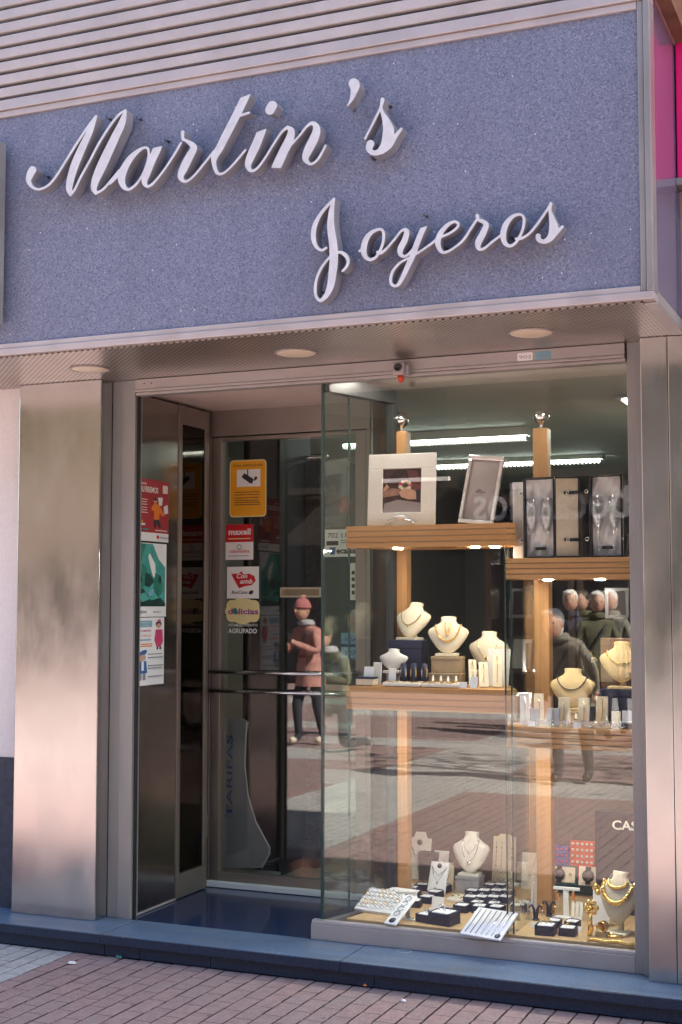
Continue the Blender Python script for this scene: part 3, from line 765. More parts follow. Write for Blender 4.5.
s.rect(.06, .29, .2, .33, M['orange_ink']); s.rect(.06, .25, .26, .28, M['paper']); s.rect(.05, .175, .16, .20, M['grey_ink']); s.rect(.2, .175, .36, .20, M['teal_ink']); s.lines(.58, .95, (.175,), M['ivory'], .015)
s.rect(.64, .05, .68, .10, M['red']); s.text('Navidad', .7, .055, .035, M['ink'], .26)
tag(s.build('poster'), 'maroon poster headed VOLVEREMOS with a figure in an orange coat', 'poster')
s = side_print(135.6, 165.8, 542, 617, 'paper')
s.rect(.03, .14, .96, .99, M['teal_ink'])
random.seed(3)
s.shape([(.03, .99), (.03, .62), (.20, .78), (.32, .99)], M['green_ink']); s.shape([(.55, .99), (.96, .99), (.96, .68), (.75, .78)], M['paper'])
s.shape([(.08, .45), (.22, .72), (.36, .66), (.34, .48), (.2, .36)], M['green_ink']); s.shape([(.45, .86), (.62, .72), (.66, .52), (.56, .55), (.46, .70), (.40, .82)], M['paper'])
s.shape([(.30, .60), (.46, .58), (.60, .48), (.44, .40), (.30, .42)], M['dgreen_ink']); s.shape([(.62, .60), (.80, .56), (.9, .36), (.74, .26), (.58, .36)], M['green_ink'])
s.shape([(.03, .34), (.25, .38), (.5, .22), (.8, .26), (.96, .18), (.96, .14), (.03, .14)], M['dgreen_ink']); s.shape([(.10, .30), (.3, .33), (.46, .24), (.2, .20)], M['teal_ink'])
s.shape([(.05, .55), (.18, .56), (.22, .48), (.10, .44)], M['dgreen_ink']); s.disc(.78, .50, .05, .05, M['dgreen_ink']); s.disc(.5, .33, .1, .04, M['sky_ink'], 10, .4)
s.text('Bijou', .05, .05, .05, M['ink'], .3, 'LEFT', 0, .35); s.lines(.58, .82, (.06,), M['grey_ink'], .01)
tag(s.build('poster'), 'green and white poster with leaf-like shapes, between two other posters', 'poster')
s = side_print(135.0, 163.5, 617.8, 686.5, 'paper')
s.rect(.12, .86, .58, .955, M['sky_ink'], .006); s.text('COMERCIO', .18, .915, .022, M['paper'], .34); s.text('LOCAL', .22, .875, .022, M['paper'], .26)
s.text('COMPRA', .12, .79, .03, M['pink_ink'], .42, 'LEFT', .01); s.text('CERCA', .2, .72, .03, M['orange_ink'], .34, 'LEFT', .01); s.lines(.12, .55, (.66,), M['sky_ink'], .02); s.lines(.2, .6, (.60, .57), M['orange_ink'], .016)
s.disc(.80, .90, .10, .045, M['rust']); s.disc(.80, .875, .075, .036, M['skin_ink']); s.disc(.82, .95, .05, .02, M['pink_ink']); s.shape([(.70, .82), (.92, .82), (.95, .64), (.86, .56), (.74, .56), (.66, .66)], M['pink_ink']); s.rect(.74, .52, .78, .56, M['ink']); s.rect(.84, .52, .88, .56, M['ink'])
s.disc(.24, .47, .16, .04, M['blue_ink'], 14, .3); s.disc(.24, .41, .11, .045, M['skin_ink']); s.shape([(.12, .36), (.36, .36), (.40, .18), (.08, .18)], M['blue_ink']); s.rect(.2, .22, .28, .36, M['paper']); s.rect(.14, .08, .21, .18, M['grey_ink']); s.rect(.27, .08, .34, .18, M['grey_ink'])
for y in (.45, .40, .28, .24, .12): s.lines(.52, .93, (y,), M['grey_ink'], .014); s.disc(.46, y+.007, .02, .008, M['blue_ink'], 8)
tag(s.build('poster'), 'white poster with drawings of a girl in pink and a man in a blue cap', 'poster')

# ------------------------------------------------------------------ display window
win = thing('display_window', 'large clear shop window with a splayed glass return at the entrance', 'window', (1.6, .02, SZ))
FZ = .19
MB().box((.955, .006, .187), (2.305, .014, 2.529), M['glass']).build('front_pane', win)
A = Vector((.950, .016)); B_ = Vector((1.085, .452)); D2 = (B_-A).normalized(); Nn = Vector((D2.y, -D2.x))
def along(t, o): p = A+D2*t+Nn*o; return (p.x, p.y)
Ls = (B_-A).length
MB().prism([along(0, .008), along(0, 0), along(Ls*.38-.002, 0), along(Ls*.38-.002, .008)][::-1], .187, 2.49, M['glass_side']).build('return_pane', win)
MB().prism([along(Ls*.38+.002, .008), along(Ls*.38+.002, 0), along(Ls, 0), along(Ls, .008)][::-1], .187, 2.49, M['glass_side']).build('return_pane', win)
e = MB(); e.prism([along(-.012, .010), along(-.012, -.002), along(-.001, -.002), along(-.001, .010)][::-1], .187, 2.529, M['glass_edge']); e.prism([along(Ls*.38-.0018, .009), along(Ls*.38-.0018, -.001), along(Ls*.38+.0018, -.001), along(Ls*.38+.0018, .009)][::-1], .188, 2.489, M['glass_edge']); e.build('glass_edge', win)
rl = MB(); rl.prism([along(.0, .035), along(.0, -.012), along(Ls+.03, -.012), along(Ls+.03, .035)][::-1], 2.492, 2.56, M['dark_metal']); rl.prism([along(Ls+.002, .035), along(Ls+.002, -.012), along(Ls+.045, -.012), along(Ls+.045, .035)][::-1], .14, 2.49, M['dark_metal']); rl.build('return_frame', win, .002)
sl = MB(); sl.box((.905, -.012, .1005), (2.305, .034, .168), M['alu_pink']); sl.box((.906, -.005, .1685), (2.305, .030, .182), M['alu_h'])
sl.prism([(.905, .035), (.945, .035), (1.075, .455), (1.035, .455)], .1005, .165, M['alu_pink']); sl.build('sill', win, .002)
MB().prism([(1.085, .470), (1.10, .470), (.885, .82), (.865, .82)], .102, 2.56, M['walnut']).build('back_panel', win)
base = thing('display_floor', 'pale wooden display floor behind the shop window glass', 'display floor', (1.7, .4, .16))
MB().prism([(1.045, .05), (2.30, .05), (2.30, 1.0), (.905, 1.0), (.905, .83), (1.125, .50), (1.125, .42)], .150, FZ, M['floorboard']).build('board', base, .003)
MB().prism([(1.06, .10), (2.30, .10), (2.30, .99), (.915, .99), (.915, .84), (1.13, .50)], .1, .149, M['grey_board']).build('plinth', base)
bk = thing('back_partition', 'low grey brown partition behind the jewellery on the display floor', 'partition', (1.7, 1.02, .1))
MB().box((.905, 1.005, .1), (2.30, 1.03, .86), plain('partition_board', (.15, .115, .095), .5)).build('board', bk)
MB().box((.905, 1.0, .861), (2.30, 1.035, .88), M['walnut']).build('top_rail', bk)
b = MB(); b.box((1.60, 1.0, .2), (1.606, 1.0045, .86), M['black']); b.build('joint', bk)

# shelves
zUL, zLL, zUR, zLR = ony(430, 524, .12).z, ony(430, 687.5, .12).z, ony(570, 557, .08).z, ony(570, 728, .08).z
def shelf_stack(root, poly, z1, z0):
    b = MB(); n = 4; h = (z1-z0)/n
    cx = sum(p[0] for p in poly)/len(poly); cy = sum(p[1] for p in poly)/len(poly)
    ins = [(cx+(x-cx)*.985, cy+(y-cy)*.965) for x, y in poly]
    for i in range(n):
        b.prism(poly, z0+h*i+.0012, z0+h*(i+1)-.0025, M['beech'])
        if i < n-1: b.prism(ins, z0+h*(i+1)-.003, z0+h*(i+1)+.0017, M['tan'])
    return b.build('shelf', root, .0015)
XA, XB = ony(346, 527, .12).x, ony(507, 521, .12).x
polyL = [(XA, .12), (XB, .12), (XB+.03, .15), (XB-.09, .45), (1.125, .45), (XA+.004, .13)]
XC = ony(506, 557, .08).x
polyR = [(XC, .08), (2.296, .08), (2.296, .45), (XC+.02, .45)]
PLx, PRx = ony(401.5, 432, .50).x, ony(541.5, 430, .50).x
ul = thing('display_stand', 'beech display stand with two shelves and a ball-topped post, nearest the entrance', 'display stand', (PLx, .5, FZ), 0, 'beech display stands')
shelf_stack(ul, polyL, zUL, ony(430, 547, .12).z); shelf_stack(ul, polyL, zLL, ony(430, 712, .12).z)
ur = thing('display_stand', 'beech display stand with two shelves and a ball-topped post, beside the steel window post', 'display stand', (PRx, .5, FZ), 0, 'beech display stands')
shelf_stack(ur, polyR, zUR, ony(570, 579, .08).z); shelf_stack(ur, polyR, zLR, ony(570, 750, .08).z)
for rt_, px, ztop in ((ul, PLx, ony(401, 432, .5).z), (ur, PRx, ony(541, 429, .5).z)):
    MB().box((px-.034, .468, FZ), (px+.034, .535, ztop), M['beech_v']).build('post', rt_, .004)
    MB().lathe([(.012, 0), (.010, .012), (.012, .02), (.026, .03), (.036, .05), (.036, .062), (.026, .085), (.012, .094), (0, .096)], (px, .5, ztop), M['chrome'], 20).build('finial', rt_)
for u in (398, 475, 495):
    p = ony(u, 546, .2); z = ony(430, 547, .12).z
    MB().lathe([(0, -.004), (.018, -.004), (.022, 0)], (p.x, .2, z), M['spot_light'], 14).build('spotlight', ul)
for u in (548, 600):
    p = ony(u, 580, .18); z = ony(570, 579, .08).z
    MB().lathe([(0, -.004), (.018, -.004), (.022, 0)], (p.x, .18, z), M['spot_light'], 14).build('spotlight', ur)
for root, us, yy, zz in ((ul, (372, 415, 445, 485), .13, ony(430, 712, .12).z), (ur, (527, 567, 605), .10, ony(570, 750, .08).z)):  # unseen spotlights added under the lower shelves to brighten the display floor
    for u in us:
        p = ony(u, 700, yy+.04); MB().lathe([(0, -.0006), (.018, -.0006), (.022, .0006)], (p.x, yy+.05, zz+.0006), M['spot_light'], 14).build('spotlight', root)
def divider(x, y0, y1, z0, z1, lb):
    d = thing('glass_divider', lb, 'glass panel', (x, y0, z0))
    MB().box((x-.003, y0+.004, z0), (x+.003, y1, z1), M['glass_thin']).build('pane', d); MB().box((x-.0032, y0, z0), (x+.0032, y0+.0036, z1), M['glass_edge']).build('polished_edge', d)
xd = ony(512.5, 640, .075).x; divider(xd, .055, .46, FZ+.001, ony(570, 579, .08).z-.002, 'upright clear glass panel between the two display stands, further from the entrance')
xd2 = ony(506.5, 640, .075).x; divider(xd2, .055, .118, FZ+.001, ony(430, 548, .12).z-.002, 'narrow upright clear glass panel between the two display stands, nearer the entrance')
# ------------------------------------------------------------------ jewellery display pieces
def item(name, label, cat, p, yaw=0, group=None): return thing(name, label, cat, p, R(yaw), group)
def bust_rows(w, h):
    return [(0, .07*w, .010), (.05*h, .17*w, .016), (.16*h, .29*w, .022), (.32*h, .41*w, .027), (.48*h, .50*w, .030), (.59*h, .535*w, .030), (.67*h, .50*w, .029), (.76*h, .34*w, .028), (.84*h, .22*w, .028), (.91*h, .19*w, .026), (.97*h, .205*w, .026), (1.0*h, .20*w, .024)]
def bust(label, p, w, h, mat, yaw=0, lean=14, foot=.02, group=None):
    w *= 1.12
    r = item('necklace_bust', label, 'jewellery bust', p, yaw, group)
    T = LM(r) @ Matrix.Translation((0, 0, foot)) @ Matrix.Rotation(-R(lean), 4, 'X')
    rows = bust_rows(w, h); n = 20; vs, fs = [], []
    for z, hw, hd in rows:
        for j in range(n):
            q = 2*math.pi*j/n
            x = hw*math.copysign(abs(math.cos(q))**.8, math.cos(q)); y = hd*math.sin(q)*(1 if math.sin(q) < 0 else .35)
            vs.append((x, y, z))
    for i in range(len(rows)-1):
        for j in range(n):
            j2 = (j+1) % n; fs.append((i*n+j, i*n+j2, (i+1)*n+j2, (i+1)*n+j))
    fs += [tuple(range(n))[::-1], tuple((len(rows)-1)*n+j for j in range(n))]
    MB(T).add(vs, fs, mat, True).build('bust', r)
    f = MB(LM(r)); f.prism([(-.3*w, -.03), (.3*w, -.03), (.26*w, .05), (-.26*w, .05)], 0, .012, mat)
    f.slab([(-.06*w, .01), (.06*w, .01), (.05*w, .45*h), (-.05*w, .45*h)], .012+lean*.0006*h*8, .026+lean*.0008*h*8, mat); f.build('foot', r, .002)
    return r, T, rows
def front_y(rows, x, z):
    for (z0, w0, d0), (z1, w1, d1) in zip(rows[:-1], rows[1:]):
        if z0 <= z <= z1 or (z1 == rows[-1][0] and z > z1):
            t = min(1, max(0, (z-z0)/(z1-z0))); hw = w0+(w1-w0)*t; hd = d0+(d1-d0)*t
            c = min(.999, abs(x)/max(hw, 1e-4))**1.25
            return -hd*math.sqrt(max(0, 1-c*c))
    return 0
def necklace(label, bust_, w, h, drop, mat, r=.0022, beads=0, spread=.30, pendant=None, group=None):
    w *= 1.12
    root, T, rows = bust_
    pts = []
    for i in range(33):
        q = math.pi*i/32
        x = -spread*w*math.cos(q); z = h*(.80-(drop)*(math.sin(q)**1.1))
        pts.append(Vector((x, front_y(rows, x, z)-r*.9, z)))
    b = MB(T)
    if beads:
        for i in range(len(pts)-1):
            for k in range(beads): b.ball(pts[i].lerp(pts[i+1], k/beads), r*(1.25 if (i+k) % 2 else .95), mat, 6)
    else: b.tube(pts, r, mat, 6)
    if pendant: p = pts[16]; b.ball((p.x, p.y-.003, p.z-pendant), pendant, mat, 8, (1, .5, 1))
    return tag(b.build('necklace'), label, 'necklace', group)
def board(name, label, cat, p, w, h, mat, lean=15, yaw=0, t=.006, logo=None, group=None, hump=0, strut=True):
    r = item(name, label, cat, p, yaw, group); T = LM(r, R(lean))
    poly = [(-w/2, 0), (w/2, 0), (w/2, h)] + ([(w*.3, h), (w*.2, h+hump), (-w*.2, h+hump), (-w*.3, h)] if hump else []) + [(-w/2, h)]
    MB(T).slab(poly, -t, 0, mat).build('panel', r, .0015)
    if strut:
        d = math.sin(R(lean))*h*.8; b = MB(LM(r)); b.slab([(-.012, 0), (.012, 0), (.008, h*.72*math.cos(R(lean))), (-.008, h*.72*math.cos(R(lean)))], d-.001, d+.003, M['grey_pad']); b.build('strut', r)
    if logo: MB(T).lathe([(0, .0012), (logo, .0012), (logo, 0)], (0, -t, h-logo*1.5), M['ink'], 16, 'y').build('logo_disc', r)
    return r, T
def chain_on(label, T, w, x, z0, z1, mat, r=.0011, t=.006, vee=None, group=None, pend=0):
    b = MB(T)
    if vee: pts = [(-vee, -t-r, z1), (-vee*.55, -t-r, z1-(z1-z0)*.55), (x, -t-r, z0), (vee*.55, -t-r, z1-(z1-z0)*.55), (vee, -t-r, z1)]
    else: pts = [(x, -t-r, z1), (x+.0005, -t-r, (z0+z1)/2), (x, -t-r, z0)]
    b.tube(pts, r, mat, 5)
    if pend: b.ball((pts[len(pts)//2][0], -t-.003, z0-pend*.8), pend, mat, 7, (1, .5, 1))
    return tag(b.build('necklace' if vee else 'bracelet_chain'), label, 'necklace' if vee else 'bracelet', group)
def riser(label, p, w, d, h, mat, yaw=0, name='display_riser', lid=False):
    r = item(name, label, 'riser', p, yaw)
    MB(LM(r)).box((-w/2, -d/2, 0), (w/2, d/2, h*.82), mat).build('body', r, .002)
    MB(LM(r)).box((-w/2-.002, -d/2-.002, h*.822), (w/2+.002, d/2+.002, h), mat).build('cap', r, .002)
    return r
def back(p, d): return Vector((p[0], p[1]+d, p[2]))
# ring and ring box prototypes
rgb = MB(); rgb.torus((0, 0, .009), .009, .0016, M['silver'], 12, 5, 'y'); rgb.ball((0, 0, .0195), .0034, M['crystal'], 6)
ring0 = rgb.build('ring'); rgg = MB(); rgg.torus((0, 0, .009), .009, .0018, M['gold'], 12, 5, 'y'); rgg.ball((0, 0, .0195), .003, M['gold'], 6); ring1 = rgg.build('ring')
ring_used = {0: False, 1: False}
def ring(kind, M4, label, group):
    src = (ring0, ring1)[kind]
    o = src if not ring_used[kind] else src.copy()
    if ring_used[kind]: COL.objects.link(o)
    ring_used[kind] = True
    o.matrix_basis = M4; tag(o, label, 'ring', group); return o
rb0 = None
def ring_box(p, yaw, label, size=1.0, group='navy jewel boxes on the display floor', rings=1, rkind=0, rlabel='ring standing in the white pad of a navy box', rgroup='rings in the navy boxes'):
    global rb0
    if rb0 is None:
        rb0 = item('ring_box', label, 'jewel box', p, yaw, group); T = LM(rb0)
        b = MB(T); b.box((-.034, -.03, 0), (.034, .03, .020), M['navy'])
        for q in (((-.034, -.03, .0202), (-.027, .03, .034)), ((.027, -.03, .0202), (.034, .03, .034)), ((-.0268, -.03, .0202), (.0268, -.024, .032)), ((-.0268, .024, .0202), (.0268, .03, .038))): b.box(q[0], q[1], M['navy'])
        b.build('case', rb0, .001)
        MB(T).box((-.0265, -.0238, .0205), (.0265, .0238, .0345), M['white_pad']).build('cushion', rb0, .002)
        o = rb0
    else: o = dup(rb0, p, R(yaw), label, group)
    o.scale = (size,)*3
    T = Matrix.Translation(p) @ Matrix.Rotation(R(yaw), 4, 'Z') @ Matrix.Scale(size, 4)
    for k in range(rings):
        ring(rkind, T @ Matrix.Translation(((k-(rings-1)/2)*.02, 0, .031)), ('gold ' if rkind else 'silver ')+rlabel, ('gold ' if rkind else 'silver ')+rgroup)
    return o

# ================= floor of the window
def Fp(u, v, dy=0):
    q = back(onz(u, v, FZ+.0005), dy)
    if q.y > .955: q = Vector((ony(u, v, .955).x, .955, FZ+.0005))
    return q
# slanted white ring tray on the left
p = Fp(366, 913); s = pxm(p)
r, T = board('ring_tray', 'wide white slanted ring tray at the entrance end of the display floor', 'jewellery tray', Vector((1.125, p.y+.005, p.z)), .20, .16, M['white_pad'], 66, -9, .014)
random.seed(5)
for i in range(5):
    for k in range(8):
        ring(0 if random.random() < .8 else 1, T @ Matrix.Translation((-.086+.0245*k+random.uniform(-.002, .002), -.012, .022+.028*i)) @ Matrix.Rotation(R(90), 4, 'X') @ Matrix.Rotation(R(random.uniform(-20, 20)), 4, 'Z') @ Matrix.Scale(1.15, 4), 'ring standing in the wide white slanted tray', 'rings in the slanted white tray')
p = Fp(390, 925); r, T = board('bracelet_ramp', 'narrow white ramp with a dark round logo leaning beside the ring tray', 'jewellery display', p, .062, .19, M['white_pad'], 62, -14, .006, None)
MB(T).lathe([(0, .0012), (.016, .0012), (.016, 0)], (0, -.006, .024), M['ink'], 16, 'y').build('logo_disc', r)
for i in range(4): tag(MB(T).torus((0, -.010, .065+.033*i), .014, .002, M['silver'], 14, 5, 'y').build('bangle'), 'small silver hoop on the narrow white ramp with a round logo', 'earring', 'hoops on the narrow ramp')
# white gift box behind the tray
p = Vector((1.165, .395, FZ+.0005)); r = item('gift_box', 'flat white box with a slightly raised lid behind the slanted ring tray', 'box', p, -8)
MB(LM(r)).box((-.062, -.03, 0), (.062, .05, .045), M['paper']).build('body', r, .002); MB(LM(r)).box((-.064, -.032, .046), (.064, .052, .062), M['white_pad']).build('lid', r, .002)
# watch tower: stacked bangles on a white roll stand
p = Fp(393, 889, .12); r = item('bangle_stand', 'upright white roll stand carrying bangles beside the tall necklace board', 'bangle stand', p, 0)
b = MB(LM(r)); b.lathe([(.03, 0), (.03, .008), (.008, .01), (.008, .16), (.01, .162)], m=M['chrome'], n=16); b.build('stem', r)
for i in range(3): MB(LM(r)).lathe([(.0, .028+.046*i), (.030, .028+.046*i), (.033, .034+.046*i), (.033, .052+.046*i), (.030, .058+.046*i), (0, .058+.046*i)], m=M['ivory'], n=18).build('roll', r)
for i, lb in enumerate(('lowest', 'middle', 'topmost')):
    b = MB(LM(r))
    for k in (-.008, .0, .009): b.torus((0, 0, .043+.046*i+k), .0342, .0022, M['rosegold'] if k else M['silver'], 20, 5)
    tag(b.build('bangle'), lb+' set of rose and silver bangles on the upright roll stand', 'bangle', 'bangles on the roll stand')
# necklace boards
p = Fp(412, 883, .09); r, T = board('necklace_board', 'taller white necklace board with a rounded neck and a dark round logo', 'necklace board', p, .118, .20, M['ivory'], 12, 0, .012, .014, None, .03)
for i, z in enumerate((.105, .085, .062)): chain_on(('highest', 'middle', 'lowest')[i]+' fine silver chain on the taller white necklace board', T, 0, 0, z, .165, M['silver'], .0009, .012, .044, 'chains on the taller necklace board', .0035)
p = Fp(432, 897, .06); r, T = board('necklace_board', 'shorter white necklace board with a dark round logo, tilted back', 'necklace board', p, .092, .15, M['white_pad'], 22, -6, .010, .012)
chain_on('silver chain with a small dark pendant on the shorter necklace board', T, 0, 0, .055, .13, M['silver'], .001, .010, .040, None, .005)
chain_on('short plain silver chain on the shorter necklace board', T, 0, 0, .085, .13, M['silver'], .0009, .010, .040)
p = Fp(430, 880, .19); riser('dark grey riser block behind the shorter necklace board', p, .10, .05, .14, M['grey_board'])
p = Fp(447, 886, .16); riser('narrow cream block beside the dark grey riser', p, .05, .04, .09, M['ivory'])
# bust on grey plinth
p = Fp(466, 894, .06); riser('pale grey plinth carrying the white necklace bust on the display floor', p, .115, .09, .075, M['grey_pad'])
bb = bust('white necklace bust on the pale grey plinth', back(p+Vector((0, 0, .0755)), .0), .155, .19, M['ivory'], 0, 14, .012)
necklace('long silver necklace with a round pendant on the white bust', bb, .155, .19, .52, M['silver'], .0016, 0, .24, .010)
necklace('short silver necklace with a drop on the white bust', bb, .155, .19, .30, M['silver'], .0014, 0, .20, .006)
# earring panel
p = Fp(497, 891, .11); r, T = board('earring_board', 'tall cream earring board with rounded top full of hanging earrings', 'earring board', p, .115, .235, M['cream'], 10, 0, .010, None, None, .012)
random.seed(9)
for i in range(5):
    for k in range(4):
        b = MB(T); x = -.039+.026*k; z = .215-.043*i
        if i < 3: b.tube([(x, -.0125, z), (x, -.0125, z-.026-.008*random.random())], .0015, M['silver'], 5); b.ball((x, -.013, z-.034), .004, random.choice([M['silver'], M['ink']]), 6)
        else: b.torus((x, -.013, z-.012), .010, .0014, M['silver'], 12, 5, 'y')
        tag(b.build('earring'), ('drop' if i < 3 else 'hoop')+' earring hanging on the tall cream earring board', 'earring', 'drop earrings on the cream board' if i < 3 else 'hoop earrings on the cream board')
# ring boxes
rb = [(374, 893, 6, 'navy jewel box next to the white gift box'), (387, 895, 4, 'navy jewel box in front of the tall necklace board'),
      (412, 908, 8, 'navy jewel box just behind the white T-shaped stand'), (425, 904, -8, 'navy jewel box under the tilted necklace board'), (433, 899, -12, 'navy jewel box between tilted board and bust plinth'), (441, 893, -10, 'small navy jewel box at the foot of the bust plinth')]
for u, v, yw, lb in rb: ring_box({374: Vector((1.175, .545, FZ+.0005)), 387: Vector((1.135, .63, FZ+.0005))}.get(u) or Fp(u, v, .03), yw, lb, .95)
nm = [('left end', 'front'), ('second', 'front'), ('third', 'front'), ('right end', 'front')]
for row, (v, us, wd) in enumerate(((903.0, (470, 481, 493, 505), 'front'), (896.5, (472, 484, 496, 507), 'middle'), (890.5, (478, 489, 500), 'back'))):
    for k, u in enumerate(us):
        ring_box(Fp(u, v, .012), random.uniform(-6, 6), f'navy jewel box, {("first", "second", "third", "fourth")[k]} from the bust in the {wd} row of the cluster', .9)
p = Fp(424, 923, .03); ring_box(p, -16, 'smaller of the two navy boxes at the front edge of the display floor', 1.05, rings=2)
p = Fp(442, 925, .03); ring_box(p, -12, 'largest navy box with a white pad at the front edge of the display floor', 1.55, rings=2)
# white tag card
p = Fp(433, 911, .06); r, T = board('price_card', 'small white card standing between the navy boxes', 'card', p, .06, .05, M['paper'], 12, -8, .002); 
# T stand with earrings
p = Fp(404, 915, .03); r = item('earring_stand', 'small white T-shaped earring stand on a dark stem beside the narrow ramp', 'earring stand', p, 12)
MB(LM(r)).box((-.004, -.004, 0), (.004, .004, .085), M['ink']).build('stem', r); MB(LM(r)).box((-.045, -.005, .0852), (.045, .005, .096), M['ivory']).build('bar', r, .001)
p = Fp(411, 921, .02); b = MB(Matrix.Translation(p))
for k in range(9): b.torus((random.uniform(-.035, .035), random.uniform(-.012, .012), .004), .012, .0018, M['silver'], 12, 5)
tag(b.build('jewellery_heap'), 'little heap of silver rings and chains near the front edge', 'jewellery', None, 'stuff')
# pearl pillow jewels
p = Fp(464, 904, .05); r = item('jewel_tray', 'flat cream tray crowded with brooches between bust plinth and box cluster', 'jewellery tray', Fp(461, 902, .04), 0); MB(LM(r)).box((-.07, -.05, 0), (.06, .06, .012), M['ivory']).build('tray', r, .002)
b = MB(LM(r))
for k in range(46): b.ball((random.uniform(-.062, .052), random.uniform(-.045, .055), .015), random.uniform(.004, .008), random.choice([M['ivory'], M['silver'], M['gold'], M['cream']]), 6, (1, 1, .6))
tag(b.build('brooches'), 'crowded pearl and gold brooches on the flat cream tray', 'jewellery', None, 'stuff')
# slanted bracelet tray
p = Fp(480, 938); r, T = board('bracelet_tray', 'white slanted bracelet tray with parallel chains beside the glass panels', 'jewellery tray', p, .19, .17, M['white_pad'], 62, -14, .008)
for i in range(7): chain_on(('dark steel' if i in (0, 1, 2) else 'silver')+' bracelet chain lying on the white slanted bracelet tray', T, 0, -.075+.025*i, .012, .158, M['grey_pad'] if i < 3 else M['silver'], .0022, .008, None, ('dark' if i < 3 else 'silver')+' chains on the slanted tray')
MB(T).lathe([(0, .0012), (.013, .0012), (.013, 0)], (.075, -.008, .018), M['ink'], 16, 'y').build('logo_disc', r)

# ---- right bay of the floor
p = Fp(534, 917, .10); r, T = board('chain_board', 'white upright board with fine chains beside the glass panel', 'necklace board', p, .078, .155, M['white_pad'], 6, 0, .012)
for i in range(4): chain_on('fine gold chain hanging on the white upright board', T, 0, -.027+.018*i, .02, .14, M['rosegold'], .0012, .012, None, 'fine chains on the white upright board')
def arch_stand(u, v, lb, n=2):
    p = Fp(u, v, .02); r = item('earring_arch', lb, 'earring stand', p, 0, 'black arched earring stands')
    b = MB(LM(r))
    for sx in (-1, 1): b.tube([(sx*.004, 0, 0), (sx*.007, 0, .045), (sx*.016, 0, .062), (sx*.024, 0, .060), (sx*.029, 0, .048)], [.006, .006, .005, .004, .003], M['navy'], 7)
    b.build('arch', r); MB(LM(r)).lathe([(0, 0), (.016, 0), (.014, .006), (0, .006)], m=M['navy'], n=12).build('foot', r)
    for sx in (-1, 1): tag(MB(LM(r)).tube([(sx*.029, -.003, .046), (sx*.029, -.003, .02)], [.002, .005], M['gold'] if u > 545 else M['silver'], 6).build('earring'), ('gold' if u > 545 else 'silver')+' drop earring hanging on a black arched stand', 'earring', 'drop earrings on the black arches')
arch_stand(516, 921, 'black arched earring stand nearest the glass panel'); arch_stand(534.5, 921, 'black arched earring stand in front of the white upright board'); arch_stand(548, 917, 'black arched earring stand with gold drops beside the T stand')
p = Fp(514, 931, .0); tag(MB(Matrix.Translation(p)).torus((0, 0, .003), .018, .003, M['silver'], 18, 6).build('bangle'), 'small silver bangle lying in front of the black arched stands', 'bangle')
ring_box(Fp(545, 935, .02), 2, 'navy box with gold earrings, left of the pair at the right front edge', 1.2, rings=2, rkind=1); ring_box(Fp(567, 936, .02), 0, 'navy box with one gold ring, right of the pair at the right front edge', 1.0, rings=1, rkind=1)
def watch_box(u, v, mat, lb, dl):
    p = Fp(u, v, .16); r, T = board('watch_box', lb, 'watch box', p, .125, .085, M[mat], 14, 0, .022)
    MB(T).box((-.056, -.026, .008), (.056, -.0222, .078), M['cream']).build('pad', r, .002)
    b = MB(T); b.lathe([(0, .010), (.026, .010), (.028, .006), (.028, 0)], (-.018, -.026, .043), M['black'], 20, 'y'); b.box((-.030, -.031, .066), (-.006, -.0265, .084), M['black']); b.box((-.030, -.031, .004), (-.006, -.0265, .020), M['black'])
    for k in range(8): q = 2*math.pi*k/8; b.box((-.018+.02*math.cos(q)-.001, -.0368, .043+.02*math.sin(q)-.001), (-.018+.02*math.cos(q)+.001, -.0362, .043+.02*math.sin(q)+.001), M['silver'])
    tag(b.build('wristwatch'), dl, 'watch')
    MB(T).lathe([(0, .002), (.007, .002), (.007, 0)], (.034, -.026, .045), M['gold'], 12, 'y').build('emblem', r)
rz_ = riser('dark riser block under the teal and cream watch boxes', Fp(570, 899, .17), .27, .07, .055, M['teal_box'])
def lift(fn):
    pass
FZ_keep = FZ
FZ = FZ+.056
watch_box(555.5, 891, 'teal_box', 'teal watch box with a black watch standing open', 'round black wristwatch on the cream pad of the teal box'); watch_box(585, 893, 'ivory', 'cream watch box with a black watch standing open', 'round black wristwatch on the cream box pad')
FZ = FZ_keep
for u, v, mt, dm, lb in ((557, 889, 'blue_board', 'pink_ink', 'violet board with rows of small studs above the teal watch box'), (582, 889, 'orange_board', 'ivory', 'orange red board with rows of pale studs above the cream watch box')):
    p = Fp(u, v, .33); p = Vector((ony(u, v, .93).x, .93, FZ+.0005)); r, T = board('stud_board', lb, 'earring board', p, .118, .245 if 'orange' in lb else .215, M[mt], 6, 0, .006, None, 'stud boards')
    H = .245 if 'orange' in lb else .215
    for i in range(4):
        for k in range(5): tag(MB(T).lathe([(0, .004), (.006, .003), (.007, 0)], (-.045+.0225*k, -.006, H-.016-.028*i), M[dm], 8, 'y').build('stud'), ('pink' if dm == 'pink_ink' else 'pale')+' stud on the '+('violet' if dm == 'pink_ink' else 'orange red')+' board', 'earring', 'studs on the '+('violet' if dm == 'pink_ink' else 'orange red')+' board')
p = Fp(563, 921, .06); r = item('earring_stand', 'white T-shaped earring stand in front of the teal watch box', 'earring stand', p, 0)
MB(LM(r)).box((-.012, -.006, 0), (.012, .006, .12), M['paper']).build('stem', r, .001); MB(LM(r)).box((-.055, -.008, .1202), (.06, .008, .132), M['paper']).build('bar', r, .001); MB(LM(r)).box((-.05, -.02, 0), (.05, .02, .006), M['paper']).build('foot', r, .001)
